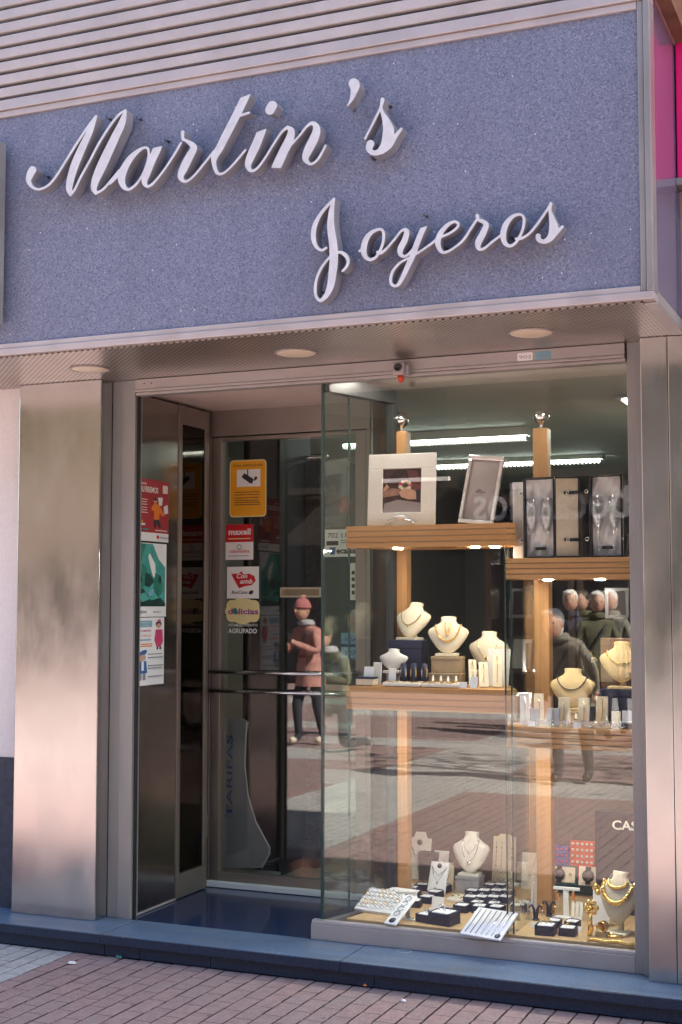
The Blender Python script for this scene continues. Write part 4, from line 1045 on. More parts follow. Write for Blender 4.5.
for sx in (-.035, .04):
    b = MB(LM(r))
    for k in range(7): b.ball((sx+random.uniform(-.008, .008), -.013, .115-.007*k), .006-.0004*k, random.choice([M['gold'], M['orange_ink'], M['rosegold']]), 6)
    tag(b.build('earring'), ('left' if sx < 0 else 'right')+' gold cluster earring hanging from the white T stand', 'earring', 'cluster earrings on the T stand')
p = Fp(575, 922, .04); r, T = board('bracelet_ramp', 'short cream block with gold chains beside the T stand', 'jewellery display', p, .05, .075, M['ivory'], 16, 0, .012)
for x in (-.009, .009): chain_on('gold chain on the short cream block', T, 0, x, .015, .07, M['gold'], .0014, .012, None, 'gold chains on the short cream block')
p = Fp(598, 929, .06); r, T = board('earring_board', 'plain white upright card behind the gold flower piece', 'earring board', p, .07, .15, M['paper'], 6, 0, .006)
# gold flower piece
p = Fp(590, 938, .04); r = item('flower_pendant', 'tall gold flower ornament on a folded gold ribbon base', 'gold ornament', p, 0)
b = MB(LM(r)); b.tube([(-.012, 0, .0), (-.004, -.005, .03), (-.008, -.004, .06), (-.002, -.004, .09)], [.009, .012, .009, .006], M['gold'], 8); b.build('stem', r)
b = MB(LM(r))
for k in range(6): q = k*math.pi/3; b.ball((-.002+.020*math.cos(q), -.006, .115+.020*math.sin(q)), .014, M['gold'], 8, (1, .45, 1))
b.ball((-.002, -.012, .115), .009, M['gold'], 8); b.build('flower', r)
p2 = Fp(601, 938, .03); r = item('gold_cuff', 'wide polished gold cuff bracelet standing beside the gold flower', 'bracelet', p2, -12)
MB(LM(r)).box((-.026, -.018, 0), (.026, .018, .018), M['tan']).build('block', r, .002)
b = MB(LM(r)); b.lathe([(.019, -.016), (.022, -.016), (.022, .016), (.019, .016), (.019, -.016)], (0, 0, .040), M['gold'], 24, 'y'); b.build('cuff', r)
# gold bust
p = Fp(614, 938, .06)
bb = bust('honey-cream bust with heavy gold chain in the corner by the window post', p, .155, .21, M['cream'], -18, 12, .045)
necklace('heavy polished gold link necklace on the corner bust', bb, .155, .21, .42, M['gold'], .0085, 2, .40)
necklace('short twisted gold choker on the corner bust', bb, .155, .21, .13, M['gold'], .0065, 2, .25)
b = MB(LM(bb[0])); b.ball((-.085, -.02, .185), .017, M['gold'], 8); b.ball((-.07, -.03, .168), .014, M['gold'], 8); tag(b.build('earring'), 'big gold bead earring by the shoulder of the corner bust', 'earring')
p = Fp(613, 944, .0); b = MB(Matrix.Translation(p))
for k in range(26): b.ball((-.10+.0072*k, .012*math.sin(k*.5), .008), .0075, M['gold'], 7)
tag(b.build('bracelet'), 'gold link bracelet lying along the front edge below the corner bust', 'bracelet')
p = Fp(612, 938, .02); tag(MB(Matrix.Translation(p)).torus((0, 0, .006), .035, .005, M['gold'], 24, 7, 'z', .6).build('bangle'), 'oval gold bangle lying flat below the corner bust', 'bangle')
# black sign
p = Fp(622, 889, .50)
bs = thing('brand_board', 'black upright board lettered CASIO behind the corner bust', 'sign', (2.16, .58, FZ+.0005))
bw = .27
MB().box((2.02, .58, FZ+.001), (2.295, .60, ony(620, 812, .58).z), M['black_board']).build('panel', bs, .002)
def wtext(body, x, z, hgt, y, mat, width=None, bold=.02):
    me = text_mesh(body, 1, .001, bold); xs = [v.co.x for v in me.vertices]; k = hgt/.72; kx = (width/(max(xs)-min(xs))) if width else k
    b = MB(Matrix.Translation((x, y, z)) @ Matrix.Rotation(R(90), 4, 'X') @ Matrix.Diagonal((kx, k, 1, 1))); b.mesh(me, mat); return b
pp = ony(612, 829, .58); wtext('CASIO', pp.x, pp.z, .040, .578, M['ivory'], .175).build('lettering', bs)
pp = ony(602, 924, .58); wtext('CASIO', ony(603, 924, .58).x, pp.z, .030, .578, M['ivory'], .14).build('lettering', bs)
b = MB(); pp = ony(617, 880, .575); b.torus((pp.x, .577, pp.z), .030, .004, M['grey_pad'], 20, 6, 'y'); b.build('round_emblem', bs)

# ================= lower shelf of the stand by the entrance
def Sp(u, v, z, y=None):
    return Vector((ony(u, v, y).x, y, z+.0005)) if y is not None else onz(u, v, z+.0005)
z = zLL
r = item('ring_case', 'cream ring case with dark lid and white card, at the shelf end', 'box', Sp(367, 684, z, .17), 0)
MB(LM(r)).box((-.042, -.03, 0), (.042, .03, .028), M['cream']).build('body', r, .002); MB(LM(r)).box((-.043, -.031, .0285), (.043, .031, .036), M['navy']).build('lid', r, .002)
MB(LM(r) @ Matrix.Translation((0, .01, .037)) @ Matrix.Rotation(R(-12), 4, 'X')).slab([(-.02, 0), (.025, 0), (.025, .045), (-.02, .045)], 0, .002, M['paper']).build('card', r)
p = Sp(377, 683, z, .22); board('earring_board', 'small plain ivory board beside the cream ring case', 'earring board', p, .04, .10, M['ivory'], 8, 0, .005)
for i, (u, y) in enumerate(((403, .16), (442, .16))):
    r = item('jewel_tray', ('rounded cream tray of gold jewellery nearer the ring case' if i == 0 else 'rounded cream tray of gold jewellery nearer the slanted cards'), 'jewellery tray', Sp(u, 686, z, y), 0, 'cream trays on the lower shelf')
    MB(LM(r)).box((-.088, -.032, 0), (.088, .05, .016), M['ivory']).build('tray', r, .006, 3)
    b = MB(LM(r)); random.seed(20+i)
    for k in range(60): b.torus((random.uniform(-.08, .08), random.uniform(-.026, .044), .0185), random.uniform(.005, .010), .0018, random.choice([M['gold'], M['rosegold'], M['gold'], M['cream']]), 9, 4)
    tag(b.build('gold_jewellery'), ('gold pieces heaped on the tray nearer the ring case' if i == 0 else 'gold pieces heaped on the tray nearer the slanted cards'), 'jewellery', None, 'stuff')
p = Sp(408, 655, z, .36); riser('dark navy riser under the leaning cream bust', p, .16, .09, ony(408, 640, .36).z-z-.001, M['navy'])
bb = bust('cream bust leaning back on the dark navy riser', Vector((ony(409, 640, .36).x, .36, ony(408, 640, .36).z)), .16, .165, M['cream'], -16, 24, .012)
necklace('fine gold necklace on the leaning cream bust', bb, .16, .165, .50, M['gold'], .0022, 0, .34, .005)
p = Sp(447, 683, z, .30); riser('lower tan leatherette box under the middle bust', p, .145, .08, .055, M['tan'])
h2 = ony(447, 656, .32).z-z; riser('upper tan leatherette box under the middle bust', Vector((p.x+.002, .31, z+.0565)), .135, .07, h2-.058, M['tan'])
bb = bust('cream bust with a bold gold necklace on the tan boxes', Vector((p.x+.0, .31, z+h2)), .155, .165, M['cream'], 10, 16, .012)
necklace('bold gold bead necklace on the middle bust', bb, .155, .165, .50, M['gold'], .0042, 1, .33)
necklace('gold drop chain hanging down the middle bust', bb, .155, .165, .36, M['gold'], .0036, 1, .06)
p = Sp(488, 683, z, .39)
riser('beige block under the bust by the glass panel', p, .08, .06, .055, M['cream'])
bb = bust('cream bust with a pendant, beside the glass panel on the lower shelf', Vector((p.x, .39, z+.056)), .155, .17, M['cream'], 0, 10, .012)
necklace('fine gold pendant necklace on the bust by the glass panel', bb, .155, .17, .48, M['gold'], .0014, 0, .28, .008)
p = Sp(393, 676, z, .27); riser('grey pedestal under the small white bust', p, .05, .04, .05, M['grey_pad'])
bust('small white bust on the grey pedestal next to the ivory board', Vector((p.x, .27, z+.051)), .115, .095, M['ivory'], 0, 12, .012)
p = Sp(392, 677, z, .21); r, T = board('watch_card', 'white card with a strap watch in front of the small white bust', 'jewellery display', p, .035, .075, M['paper'], 8, 0, .004)
for u, lb, mt in ((404, 'navy cone with a silver bangle, nearest the small white bust', 'silver'), (414, 'navy cone with a gold bangle, in the middle of three', 'gold'), (425, 'navy cone with a gold bangle, nearest the tan boxes', 'gold')):
    p = Sp(u, 678, z, .255); r = item('bangle_cone', lb, 'bangle stand', p, 0, 'navy bangle cones')
    MB(LM(r)).lathe([(.019, 0), (.014, .04), (.013, .095), (0, .097)], m=M['navy'], n=16).build('cone', r)
    MB(LM(r)).lathe([(.022, 0), (.022, .004), (.019, .0045)], m=M['navy'], n=16).build('base_disc', r)
    tag(MB(LM(r)).torus((0, -.006, .055), .012, .0035, M[mt], 18, 7, 'y', 2.6).build('bangle'), f'narrow {mt} bangle on the navy cone at '+('the small white bust' if u == 404 else 'the middle' if u == 414 else 'the tan boxes'), 'bangle')
for u, y, ww, hh, ln, yw, lb in ((473, .26, .035, .13, 30, 20, 'slim cream ramp leaning against the bust by the glass panel'), (484, .20, .04, .125, 34, 20, 'slim cream ramp in front of the others, with a white price tag'), (497, .22, .04, .155, 26, 16, 'tallest slim cream ramp next to the glass panel')):
    r, T = board('bracelet_ramp', lb, 'jewellery display', Sp(u, 686, z, y), ww, hh, M['cream'], ln, yw, .006)
    tag(MB(T).tube([(0, -.008, .02), (.002, -.008, hh*.6), (0, -.008, hh-.01)], .002, M['gold'], 5).build('bracelet_chain'), 'gold bracelet on the '+lb.split(' ramp')[0]+' ramp '+('by the bust' if u == 473 else 'with the tag' if u == 484 else 'by the glass'), 'bracelet')
for u, v, lb in ((463, 689, 'small white price tag in front of the gold jewellery tray'), (473.5, 686, 'small white price tag in front of the slim cream ramps')):
    board('price_tag', lb, 'price tag', Sp(u, v, z, .128), .034, .026 if u < 470 else .05, M['paper'], 14, 0, .0015, None, 'white price tags')
r, T = board('earring_board', 'wide ivory earring board behind the slim ramps', 'earring board', Sp(497, 680, z, .30), .11, .165, M['ivory'], 10, -8, .005)

# ================= lower shelf of the other stand
z = zLR
bb = bust('honey velvet bust with a dark bead necklace in the middle of the lower shelf', Sp(572, 722, z, .33)+Vector((0, 0, .052)), .168, .165, M['beige_bust'], 0, 12, .014)
riser('beige block under the middle honey velvet bust', Sp(572, 722, z, .33), .09, .07, .051, M['cream'])
necklace('dark bead necklace on the middle honey velvet bust', bb, .168, .165, .38, M['ink'], .0026, 2, .34)
yb = .33; xb = ony(622, 700, yb).x; hb = ony(622, 689, yb).z-z
riser('navy riser with a pale top under the corner honey bust', Vector((xb-.01, yb, z+.0005)), .16, .09, hb-.002, M['navy'])
bb = bust('honey velvet bust on the navy riser beside the window post', Vector((xb, yb, z+hb)), .165, .17, M['beige_bust'], 0, 12, .03)
necklace('gold and dark bead necklace on the honey bust by the window post', bb, .165, .17, .38, M['gold'], .0028, 1, .36)
wb = thing('wooden_panel', 'brown wooden panel standing behind the honey velvet busts', 'panel', (2.2, .42, z+.001))
MB().box((ony(601, 690, .425).x, .425, z+.001), (2.29, .44, ony(610, 638, .425).z), wood('brown_panel', (.17, .09, .06), (.26, .15, .10), (1.5, 20, 18))).build('panel', wb, .002)
b = MB(); pc = [ony(u, v, .415) for u, v in ((590, 650), (594, 660), (598, 670), (600, 690))]; b.tube(pc, .0018, M['gold'], 5)
for k in range(5): b.ball((pc[1].x+.01*math.cos(k*1.257), .415, pc[1].z+.01*math.sin(k*1.257)), .006, M['silver'], 6)
tag(b.build('pendant_chain'), 'gold chain with a flower pendant hanging before the brown panel', 'necklace')
lean_items = [(525, 727, .12, .04, .13, 'ivory', 12, 18, 'slim ivory board at the glass end of the lower shelf'), (539, 712, .26, .042, .125, 'cream', 14, 16, 'slim cream board tilted behind the grey boards'),
  (533, 726, .16, .055, .068, 'grey_pad', 16, 6, 'pale grey ring board nearest the slim ivory board'), (553, 726, .16, .055, .072, 'grey_pad', 16, 0, 'pale grey ring board beside the cream blocks'),
  (564, 724, .20, .048, .115, 'cream', 8, 0, 'cream block before the middle bust, next to the grey boards'), (584, 723, .20, .048, .115, 'cream', 8, -4, 'cream block before the middle bust, farther from the grey boards'),
  (602, 710, .28, .052, .12, 'cream', 8, 0, 'upright cream block between the two honey busts'), (618, 722, .20, .05, .065, 'cream', 26, 14, 'low slanted cream board below the navy riser')]
for u, v, y, ww, hh, mt, ln, yw, lb in lean_items:
    r, T = board('bracelet_board', lb, 'jewellery display', Sp(u, v, z, y), ww, hh, M[mt], ln, yw, .012)
    tag(MB(T).tube([(0, -.0135, hh*.15), (.003, -.0135, hh*.5), (0, -.0135, hh*.9)], .0016, M['gold'] if mt == 'cream' else M['silver'], 5).build('bracelet_chain'), 'chain on the '+lb, 'bracelet')
r = item('ring_tray', 'clear plate of silver rings along the front of the lower shelf', 'jewellery tray', Sp(575, 727, z, .125), 0)
MB(LM(r)).box((-.20, -.03, 0), (.22, .03, .005), M['crystal']).build('plate', r)
random.seed(4)
for k in range(34): ring(0, LM(r) @ Matrix.Translation((-.19+.0118*k, random.uniform(-.018, .018), .005)) @ Matrix.Rotation(R(random.uniform(-40, 40)), 4, 'Z'), 'silver ring standing on the clear plate at the front of the shelf', 'rings on the clear plate')
r = item('ring_case', 'small black ring case standing open, by the navy riser', 'box', Sp(627, 726, z, .15), 0)
MB(LM(r)).box((-.03, -.025, 0), (.03, .025, .022), M['black']).build('body', r, .002); MB(LM(r)).box((-.03, .0255, 0), (.03, .034, .075), M['black']).build('lid', r, .002); MB(LM(r)).box((-.024, -.02, .0222), (.024, .02, .028), M['white_pad']).build('cushion', r, .001); MB(LM(r)).box((-.024, .0222, .028), (.024, .0252, .07), M['white_pad']).build('lining', r, .001)

# ================= more small stock
def V3(x, y, z0=None): return Vector((x, y, (FZ if z0 is None else z0)+.0005))
def ring_cone(p, lb, mt='gold', mat='ivory'):
    r = item('ring_cone', lb, 'ring stand', p); MB(LM(r)).lathe([(.013, 0), (.012, .004), (.009, .006), (.003, .044), (0, .046)], m=M[mat], n=12).build('cone', r); tag(MB(LM(r)).torus((0, 0, .022), .0085, .0018, M[mt], 12, 5).build('ring'), f'{mt} ring on the '+lb, 'ring')
ring_cone(V3(1.385, .232, zLL), 'ivory ring cone before the tan boxes, first from the navy cones'); ring_cone(V3(1.42, .236, zLL), 'ivory ring cone before the tan boxes, second from the navy cones'); ring_cone(V3(1.455, .232, zLL), 'ivory ring cone before the tan boxes, third from the navy cones', 'silver'); ring_cone(V3(1.49, .238, zLL), 'ivory ring cone before the tan boxes, nearest the slim ramps')
ring_cone(V3(1.90, .215, zLR), 'pale ring cone behind the grey boards', 'silver', 'grey_pad'); ring_cone(V3(2.021, .245, zLR), 'ivory ring cone before the middle honey bust'); ring_cone(V3(2.155, .225, zLR), 'ivory ring cone before the navy riser', 'silver')
for x, y, yw, sz, lb in ((1.62, .40, -8, .95, 'navy jewel box behind the bracelet tray, nearest the glass panel'), (1.545, .385, 4, .95, 'navy jewel box behind the bracelet tray, in the middle'), (1.47, .365, -5, .95, 'navy jewel box behind the bracelet tray, nearest the white card'), (1.585, .475, 6, .85, 'small navy jewel box in second line behind the bracelet tray'), (1.51, .465, -6, .85, 'small navy jewel box beside the flat cream brooch tray'), (1.70, .47, 3, .9, 'navy jewel box tucked against the glass panel'),
    (1.915, .255, 4, .85, 'navy jewel box behind the front pair, nearer the arched stands'), (1.99, .265, -5, .85, 'navy jewel box behind the front pair, nearer the gold flower'), (1.155, .725, 8, .9, 'navy jewel box at the foot of the bangle stand')): ring_box(V3(x, y), yw, lb, sz)
p = V3(1.665, .60); r = item('jewel_tray', 'flat white tray of gold studs between box cluster and glass panel', 'jewellery tray', p, 4); MB(LM(r)).box((-.03, -.06, 0), (.05, .06, .012), M['white_pad']).build('tray', r, .002); b = MB(LM(r)); random.seed(31)
for k in range(30): b.ball((random.uniform(-.024, .044), random.uniform(-.052, .052), .0145), random.uniform(.003, .006), random.choice([M['gold'], M['silver'], M['ivory']]), 6)
tag(b.build('gold_studs'), 'small gold and silver studs on the flat white tray', 'jewellery', None, 'stuff')
for x, y, w_, h_, mt, lb in ((1.175, .93, .075, .15, 'white_pad', 'white necklace card between the tall board and the white bust'), (1.62, .94, .08, .17, 'ivory', 'ivory necklace card behind the box cluster beside the earring board'), (1.255, .80, .06, .11, 'cream', 'small cream card behind the tilted necklace board')):
    r, T = board('necklace_card', lb, 'necklace board', V3(x, y), w_, h_, M[mt], 10, 0, .006); chain_on('gold chain on the '+lb, T, 0, 0, h_*.4, h_*.9, M['gold'], .0013, .006, w_*.36, None, .004)
for x, y, lb in ((1.35, .30, 'tiny white price tag beside the narrow white ramp'), (1.56, .30, 'tiny white price tag behind the bracelet tray'), (1.84, .20, 'tiny white price tag by the glass panel'), (2.03, .20, 'tiny white price tag beside the gold flower'), (1.115, .36, 'tiny white price tag behind the slanted ring tray')): board('price_tag', lb, 'price tag', V3(x, y), .03, .022, M['paper'], 16, random.uniform(-20, 20), .0015, None, 'white price tags')
for x, lb in ((1.868, 'tiny white price tag at the glass end of the other shelf'), (2.06, 'tiny white price tag under the middle honey bust')): board('price_tag', lb, 'price tag', V3(x, .088, zLR), .03, .022, M['paper'], 16, 8, .0015, None, 'white price tags')

# ================= top shelves
z = zUL
pf = ony(403, 522, .25); s_ = pxm(pf); W, H = 66*s_/math.cos(YAW)*.98, 72.5*s_
r = thing('photo_frame', 'white embossed picture frame with a photograph of clasped hands', 'picture frame', (pf.x, .23, z+.003), R(4))
T = LM(r, R(5)); b = MB(T); e = .068
for q in (((-W/2, -.012, 0), (W/2, 0, e*.85)), ((-W/2, -.012, H-e), (W/2, 0, H)), ((-W/2, -.012, e*.851), (-W/2+e, 0, H-e-.0001)), ((W/2-e, -.012, e*.851), (W/2, 0, H-e-.0001))): b.box(q[0], q[1], M['emboss'])
b.build('frame', r, .002)
MB(T).box((-W/2+.005, .0005, .005), (W/2-.005, .006, H-.005), M['tan']).build('backing', r)
pw, ph_ = W-2*e, H-e*1.85
Pm = Print((0, 0, 0), (1, 0, 0), (0, 0, 1), pw, ph_, M['photo_dark'], .001); Pm.mb.M = T @ Matrix.Translation((-pw/2, -.0002, e*.85)) @ Matrix(((1,0,0,0),(0,0,-1,0),(0,1,0,0),(0,0,0,1)))
Pm.mb.v = []; Pm.mb.f = []; Pm.mb.m = []; Pm.mb.s = []; Pm.poly(Pm.rr(0, 0, pw, ph_, 0), M['photo_dark'], 0, .001)
Pm.shape([(.05, .22), (.4, .30), (.98, .22), (.98, 0), (.0, 0)], M['photo_grey']); Pm.shape([(.60, .98), (.9, .95), (.98, .55), (.8, .45)], plain('photo_curtain', (.16, .05, .045), .3, 0, .4, 30))
Pm.disc(.58, .60, .2, .15, M['rust']); 
for k in range(9): Pm.disc(.58+.13*math.cos(k*.7), .62+.09*math.sin(k*.7), .05, .04, random.choice([M['skin_ink'], M['pink_ink'], M['cream']]))
Pm.shape([(.0, .36), (.0, .50), (.22, .56), (.42, .54), (.52, .46), (.40, .40), (.2, .38)], plain('photo_skin', (.36, .20, .15), .3, 0, .3, 60)); Pm.shape([(.42, .46), (.55, .56), (.78, .52), (.92, .44), (.88, .30), (.66, .30), (.48, .36)], M['skin_ink']); Pm.shape([(.86, .50), (.99, .52), (.99, .28), (.88, .26)], M['ink']); Pm.shape([(.0, .52), (.10, .66), (.16, .58), (.06, .5)], M['skin_ink'])
Pm.build('photograph', r)
b = MB(LM(r)); b.tube([(-.07, -.03, .004), (-.05, -.028, .02), (0, -.022, .03), (.05, -.028, .02), (.07, -.03, .004)], .004, M['silver'], 7); b.tube([(-.05, -.03, .004), (-.02, .06, .004), (.02, .06, .004), (.05, -.03, .004)], .003, M['silver'], 6); b.ball((0, -.026, .036), .018, M['paper'], 8, (1.6, .5, .5)); b.build('easel', r)
pf = ony(477, 522, .27); W, H = .185, 70*pxm(pf)
r = thing('photo_frame', 'slim polished silver picture frame turned and leaning, holding a plain grey sheet', 'picture frame', (pf.x-.005, .27, z+.003), R(-14))
T = LM(r, R(8)) @ Matrix.Rotation(R(7), 4, 'Y'); b = MB(T); e = .02
for q in (((-W/2, -.01, 0), (W/2, 0, e)), ((-W/2, -.01, H-e), (W/2, 0, H)), ((-W/2, -.01, e+.0001), (-W/2+e, 0, H-e-.0001)), ((W/2-e, -.01, e+.0001), (W/2, 0, H-e-.0001))): b.box(q[0], q[1], M['silver'])
b.build('frame', r, .003)
MB(T).box((-W/2+e-.004, -.003, e-.004), (W/2-e+.004, -.001, H-e+.004), M['photo_grey']).build('sheet', r)
b = MB(T)
for k in range(7): b.tube([(-.03+.008*k, -.0035, H*.46), (-.02+.006*k, -.0035, H*.5+.006*math.sin(k))], .0018, M['grey_ink'], 4)
b.build('faint_print', r)
MB(T).box((-.02, .001, 0), (.02, .004, H*.7), M['ink']).build('backing', r)

# champagne flute cases
z = zUR
def satin(T, w, h, name, r):
    n = 14; m = 24; vs, fs = [], []; random.seed(hash(name) % 99)
    ph = [random.uniform(0, 6) for _ in range(6)]
    for j in range(m+1):
        for i in range(n+1):
            x = -w/2+w*i/n; zz = h*j/m; a, c = i/n*6.3, j/m*9
            y = -.006-.010*(math.sin(a*1.3+c*.7+ph[0])*math.sin(c*1.1+ph[1])+.6*math.sin(a*2.3-c*1.6+ph[2]))
            vs.append((x, min(y, -.0005) , zz))
    for j in range(m):
        for i in range(n): k = j*(n+1)+i; fs.append((k, k+1, k+n+2, k+n+1))
    return MB(T).add(vs, fs, M['satin'], True).build('satin_lining', r)
def flute(T, x, y, z0, hgt, r):
    b = MB(T); k = hgt/.2
    b.lathe([(.026*k, 0), (.024*k, .003*k), (.005*k, .008*k), (.0035*k, .07*k), (.012*k, .085*k), (.021*k, .12*k), (.023*k, .16*k), (.020*k, .2*k), (.0185*k, .2*k), (.0215*k, .16*k), (.0195*k, .12*k), (.010*k, .088*k)], (x, y, z0), M['crystal'], 16)
    o = b.build('champagne_flute'); return o
def flute_case(label, uL, uR, uB, hpx, yaw, lbn):
    y = .20; pL, pR = ony(uL, 556, y), ony(uR, 556, y); W = pR.x-pL.x; H = hpx*pxm(pL)
    r = thing('flute_case', label, 'gift case', ((pL.x+pR.x)/2, y, z+.001), R(yaw)); T = LM(r)
    b = MB(T); d = .042; t = .005
    b.box((-W/2, -d, 0), (W/2, d*.2, t), M['black']); b.box((-W/2, -d, H-t), (W/2, d*.2, H), M['black']); b.box((-W/2, -d, t+.0002), (-W/2+t, d*.2, H-t-.0002), M['black']); b.box((W/2-t, -d, t+.0002), (W/2, d*.2, H-t-.0002), M['black']); b.box((-W/2+t+.0002, d*.1, t+.0002), (W/2-t-.0002, d*.2, H-t-.0002), M['black'])
    b.build('case', r, .001)
    satin(T @ Matrix.Translation((0, .004, t+.002)), W-2*t-.002, H-2*t-.004, lbn, r)
    b = MB(T)
    for zz in (.22*H, .80*H):
        b.box((-W/2-.012, -d-.004, zz-.008), (-W/2+.006, -d-.0005, zz+.008), M['black']); b.torus((-W/2-.008, -d-.006, zz), .007, .002, M['chrome'], 12, 5, 'y')
    b.build('strap', r, .001)
    b = MB(T); b.box((-.022, -.02, .10*H), (.022, .0, .10*H+.012), M['black']); b.build('stem_holder', r, .001)
    for k, sx in enumerate((-1, 1)):
        o = flute(T, sx*W*.24, -.028, t+.001, H*.72, r); tag(o, ('first' if k == 0 else 'second')+' champagne flute in the '+lbn, 'glass', 'champagne flutes in the black cases')
    # lid hinged open to the right
    LW = uB*pxm(pL); L = T @ Matrix.Translation((W/2+.003, -d+.01, 0)) @ Matrix.Rotation(R(14), 4, 'Z')
    b = MB(L); b.box((0, 0, 0), (LW, .006, H), M['black']); b.box((0, -.02, 0), (LW, -.0002, t), M['black']); b.box((0, -.02, H-t), (LW, -.0002, H), M['black']); b.box((LW-t, -.02, t), (LW, -.0002, H-t), M['black']); b.build('lid', r, .001)
    MB(L).box((.003, -.004, t+.002), (LW-t-.002, -.0003, H-t-.002), M['cream']).build('lid_lining', r, .001)
    b = MB(L)
    for zz in (.22*H, .80*H): b.box((LW*.35, -.008, zz-.007), (LW+.006, -.0045, zz+.007), M['black']); b.torus((LW*.5, -.010, zz), .006, .002, M['chrome'], 12, 5, 'y')
    b.build('lid_strap', r)
    return r
flute_case('black gift case lined with white satin, open, nearer the entrance', 526, 556.5, 24, 80, 2, 'flute case nearer the entrance')
flute_case('black gift case lined with white satin, open, beside the window post', 592, 625, 1.5, 82, -3, 'flute case beside the window post')
b = thing('gift_box', 'plain pale narrow box standing at the end of the flute cases', 'box', (ony(520, 556, .24).x, .24, z+.001))
MB(LM(b)).box((-.022, -.03, 0), (.022, .04, .30), M['ivory']).build('body', b, .001); MB(LM(b)).box((-.023, -.031, .3002), (.023, .041, .33), M['satin']).build('lid', b, .001)
# ------------------------------------------------------------------ shop interior
def luminaire(label, u0, u1, v, y, w=.12, fins=44):
    w *= .6
    p, q = ony(u0, v, y), ony(u1, v, y); zc = p.z; L = q.x-p.x
    r = thing('strip_light', label, 'lamp', ((p.x+q.x)/2, y, zc), 0, 'louvred fluorescent strip lights')
    MB().box((p.x-.01, y-w/2, zc+.015), (q.x+.01, y+w/2, 2.637), M['ceiling']).build('housing', r)
    MB().box((p.x, y-w/2+.006, zc-.002), (q.x, y+w/2-.006, zc+.0125), M['tube_light']).build('tube', r)
    b = MB()
    for i in range(fins+1):
        x = p.x+L*i/fins; b.slab([(x-.003, zc-.016), (x+.003, zc-.016), (x+.003, zc+.012), (x-.003, zc+.012)], y-w/2, y+w/2, M['alu_h'])
    b.build('louvre', r)
    return r
luminaire('louvred strip light nearest the shop window, running parallel to it', 345, 528, 447, 2.6, .14, 64)
luminaire('louvred strip light deeper inside the shop', 372, 602, 470.5, 4.3, .14, 60)
p = ony(594, 446, 2.2); r = thing('ceiling_panel_light', 'square ceiling light panel near the window post', 'lamp', (2.12, 2.0, 2.62))
MB().box((1.93, 1.55, 2.622), (2.30, 2.9, 2.637), M['alu_h']).build('frame', r); MB().box((1.96, 1.6, 2.616), (2.27, 2.85, 2.6215), M['tube_light']).build('diffuser', r)
for (u, v), lb in (((398, 388), 'round lit lamp in the window ceiling above the white picture frame'), ((591, 373), 'round lit lamp in the window ceiling beside the window post')):
    p = ony(u, v, .24); r = thing('downlight', lb, 'lamp', (p.x, .215, 2.585), 0, 'lamps in the window ceiling'); MB(LM(r)).lathe([(0, -.004), (.07, -.004), (.08, 0)], m=M['lit_disc'], n=28).build('lamp_disc', r); MB(LM(r)).torus((0, 0, -.002), .083, .004, M['chrome'], 28, 6).build('rim', r)

def cabinet(x0, x1, y, label, nsh=4, z1=2.15):
    r = thing('wall_cabinet', label, 'cabinet', ((x0+x1)/2, y, .1), 0, 'walnut cabinets inside the shop')
    b = MB(); t = .035
    b.box((x0, y, .1), (x0+t, y+.35, z1), M['walnut']); b.box((x1-t, y, .1), (x1, y+.35, z1), M['walnut']); b.box((x0+t+.0005, y, z1-.06), (x1-t-.0005, y+.35, z1), M['walnut']); b.box((x0+t+.0005, y+.01, .1), (x1-t-.0005, y+.35, .85), M['walnut']); b.box((x0+t+.0005, y+.33, .8505), (x1-t-.0005, y+.35, z1-.0605), M['black_board']); b.build('carcass', r)
    for i in range(nsh):
        zz = .86+(z1-.95)*i/nsh; MB().box((x0+t+.001, y+.03, zz), (x1-t-.001, y+.329, zz+.008), M['glass_thin'] if i else M['walnut']).build('shelf', r)
        for k in range(2):
            xx = x0+t+.08+(x1-x0-.3)*(k+random.random()*.4)/2; hh = random.uniform(.14, .22); rr = thing('photo_frame', f'small picture frame on shelf {i+1} of the cabinet, {("first", "second")[k]} one', 'picture frame', (xx, y+.22, zz+.009), R(random.uniform(-15, 15)), 'frames in the walnut cabinets')
            rr['label'] = f'small frame, {("first", "second")[k]} on the {("lowest", "second lowest", "third lowest", "top")[i]} shelf of the cabinet {label.split("cabinet ")[1].replace(" the stand", " stand").replace("beside the window post", "by the post")}'
            T = LM(rr, R(12)); w_ = hh*.75; b = MB(T)
            for q in (((-w_/2, -.01, 0), (w_/2, 0, .018)), ((-w_/2, -.01, hh-.018), (w_/2, 0, hh)), ((-w_/2, -.01, .0182), (-w_/2+.018, 0, hh-.0182)), ((w_/2-.018, -.01, .0182), (w_/2, 0, hh-.0182))): b.box(q[0], q[1], M['silver'])
            b.build('frame', rr); MB(T).box((-w_/2+.016, -.004, .016), (w_/2-.016, -.001, hh-.016), random.choice([M['photo_grey'], M['ink'], M['paper'], M['photo_dark']])).build('picture', rr)
    return r
random.seed(11)
cabinet(1.16, 1.66, 1.75, 'walnut display cabinet behind the stand nearest the entrance'); cabinet(1.675, 2.30, 1.75, 'walnut display cabinet behind the stand beside the window post')
ct = thing('shop_counter', 'walnut counter with a glass top inside the shop', 'counter', (.55, 4.4, .1)); MB().box((-.2, 4.2, .1), (2.0, 4.7, .95), M['walnut']).build('body', ct, .004); MB().box((-.23, 4.17, .951), (2.03, 4.73, .975), M['glass_edge']).build('top', ct, .002)
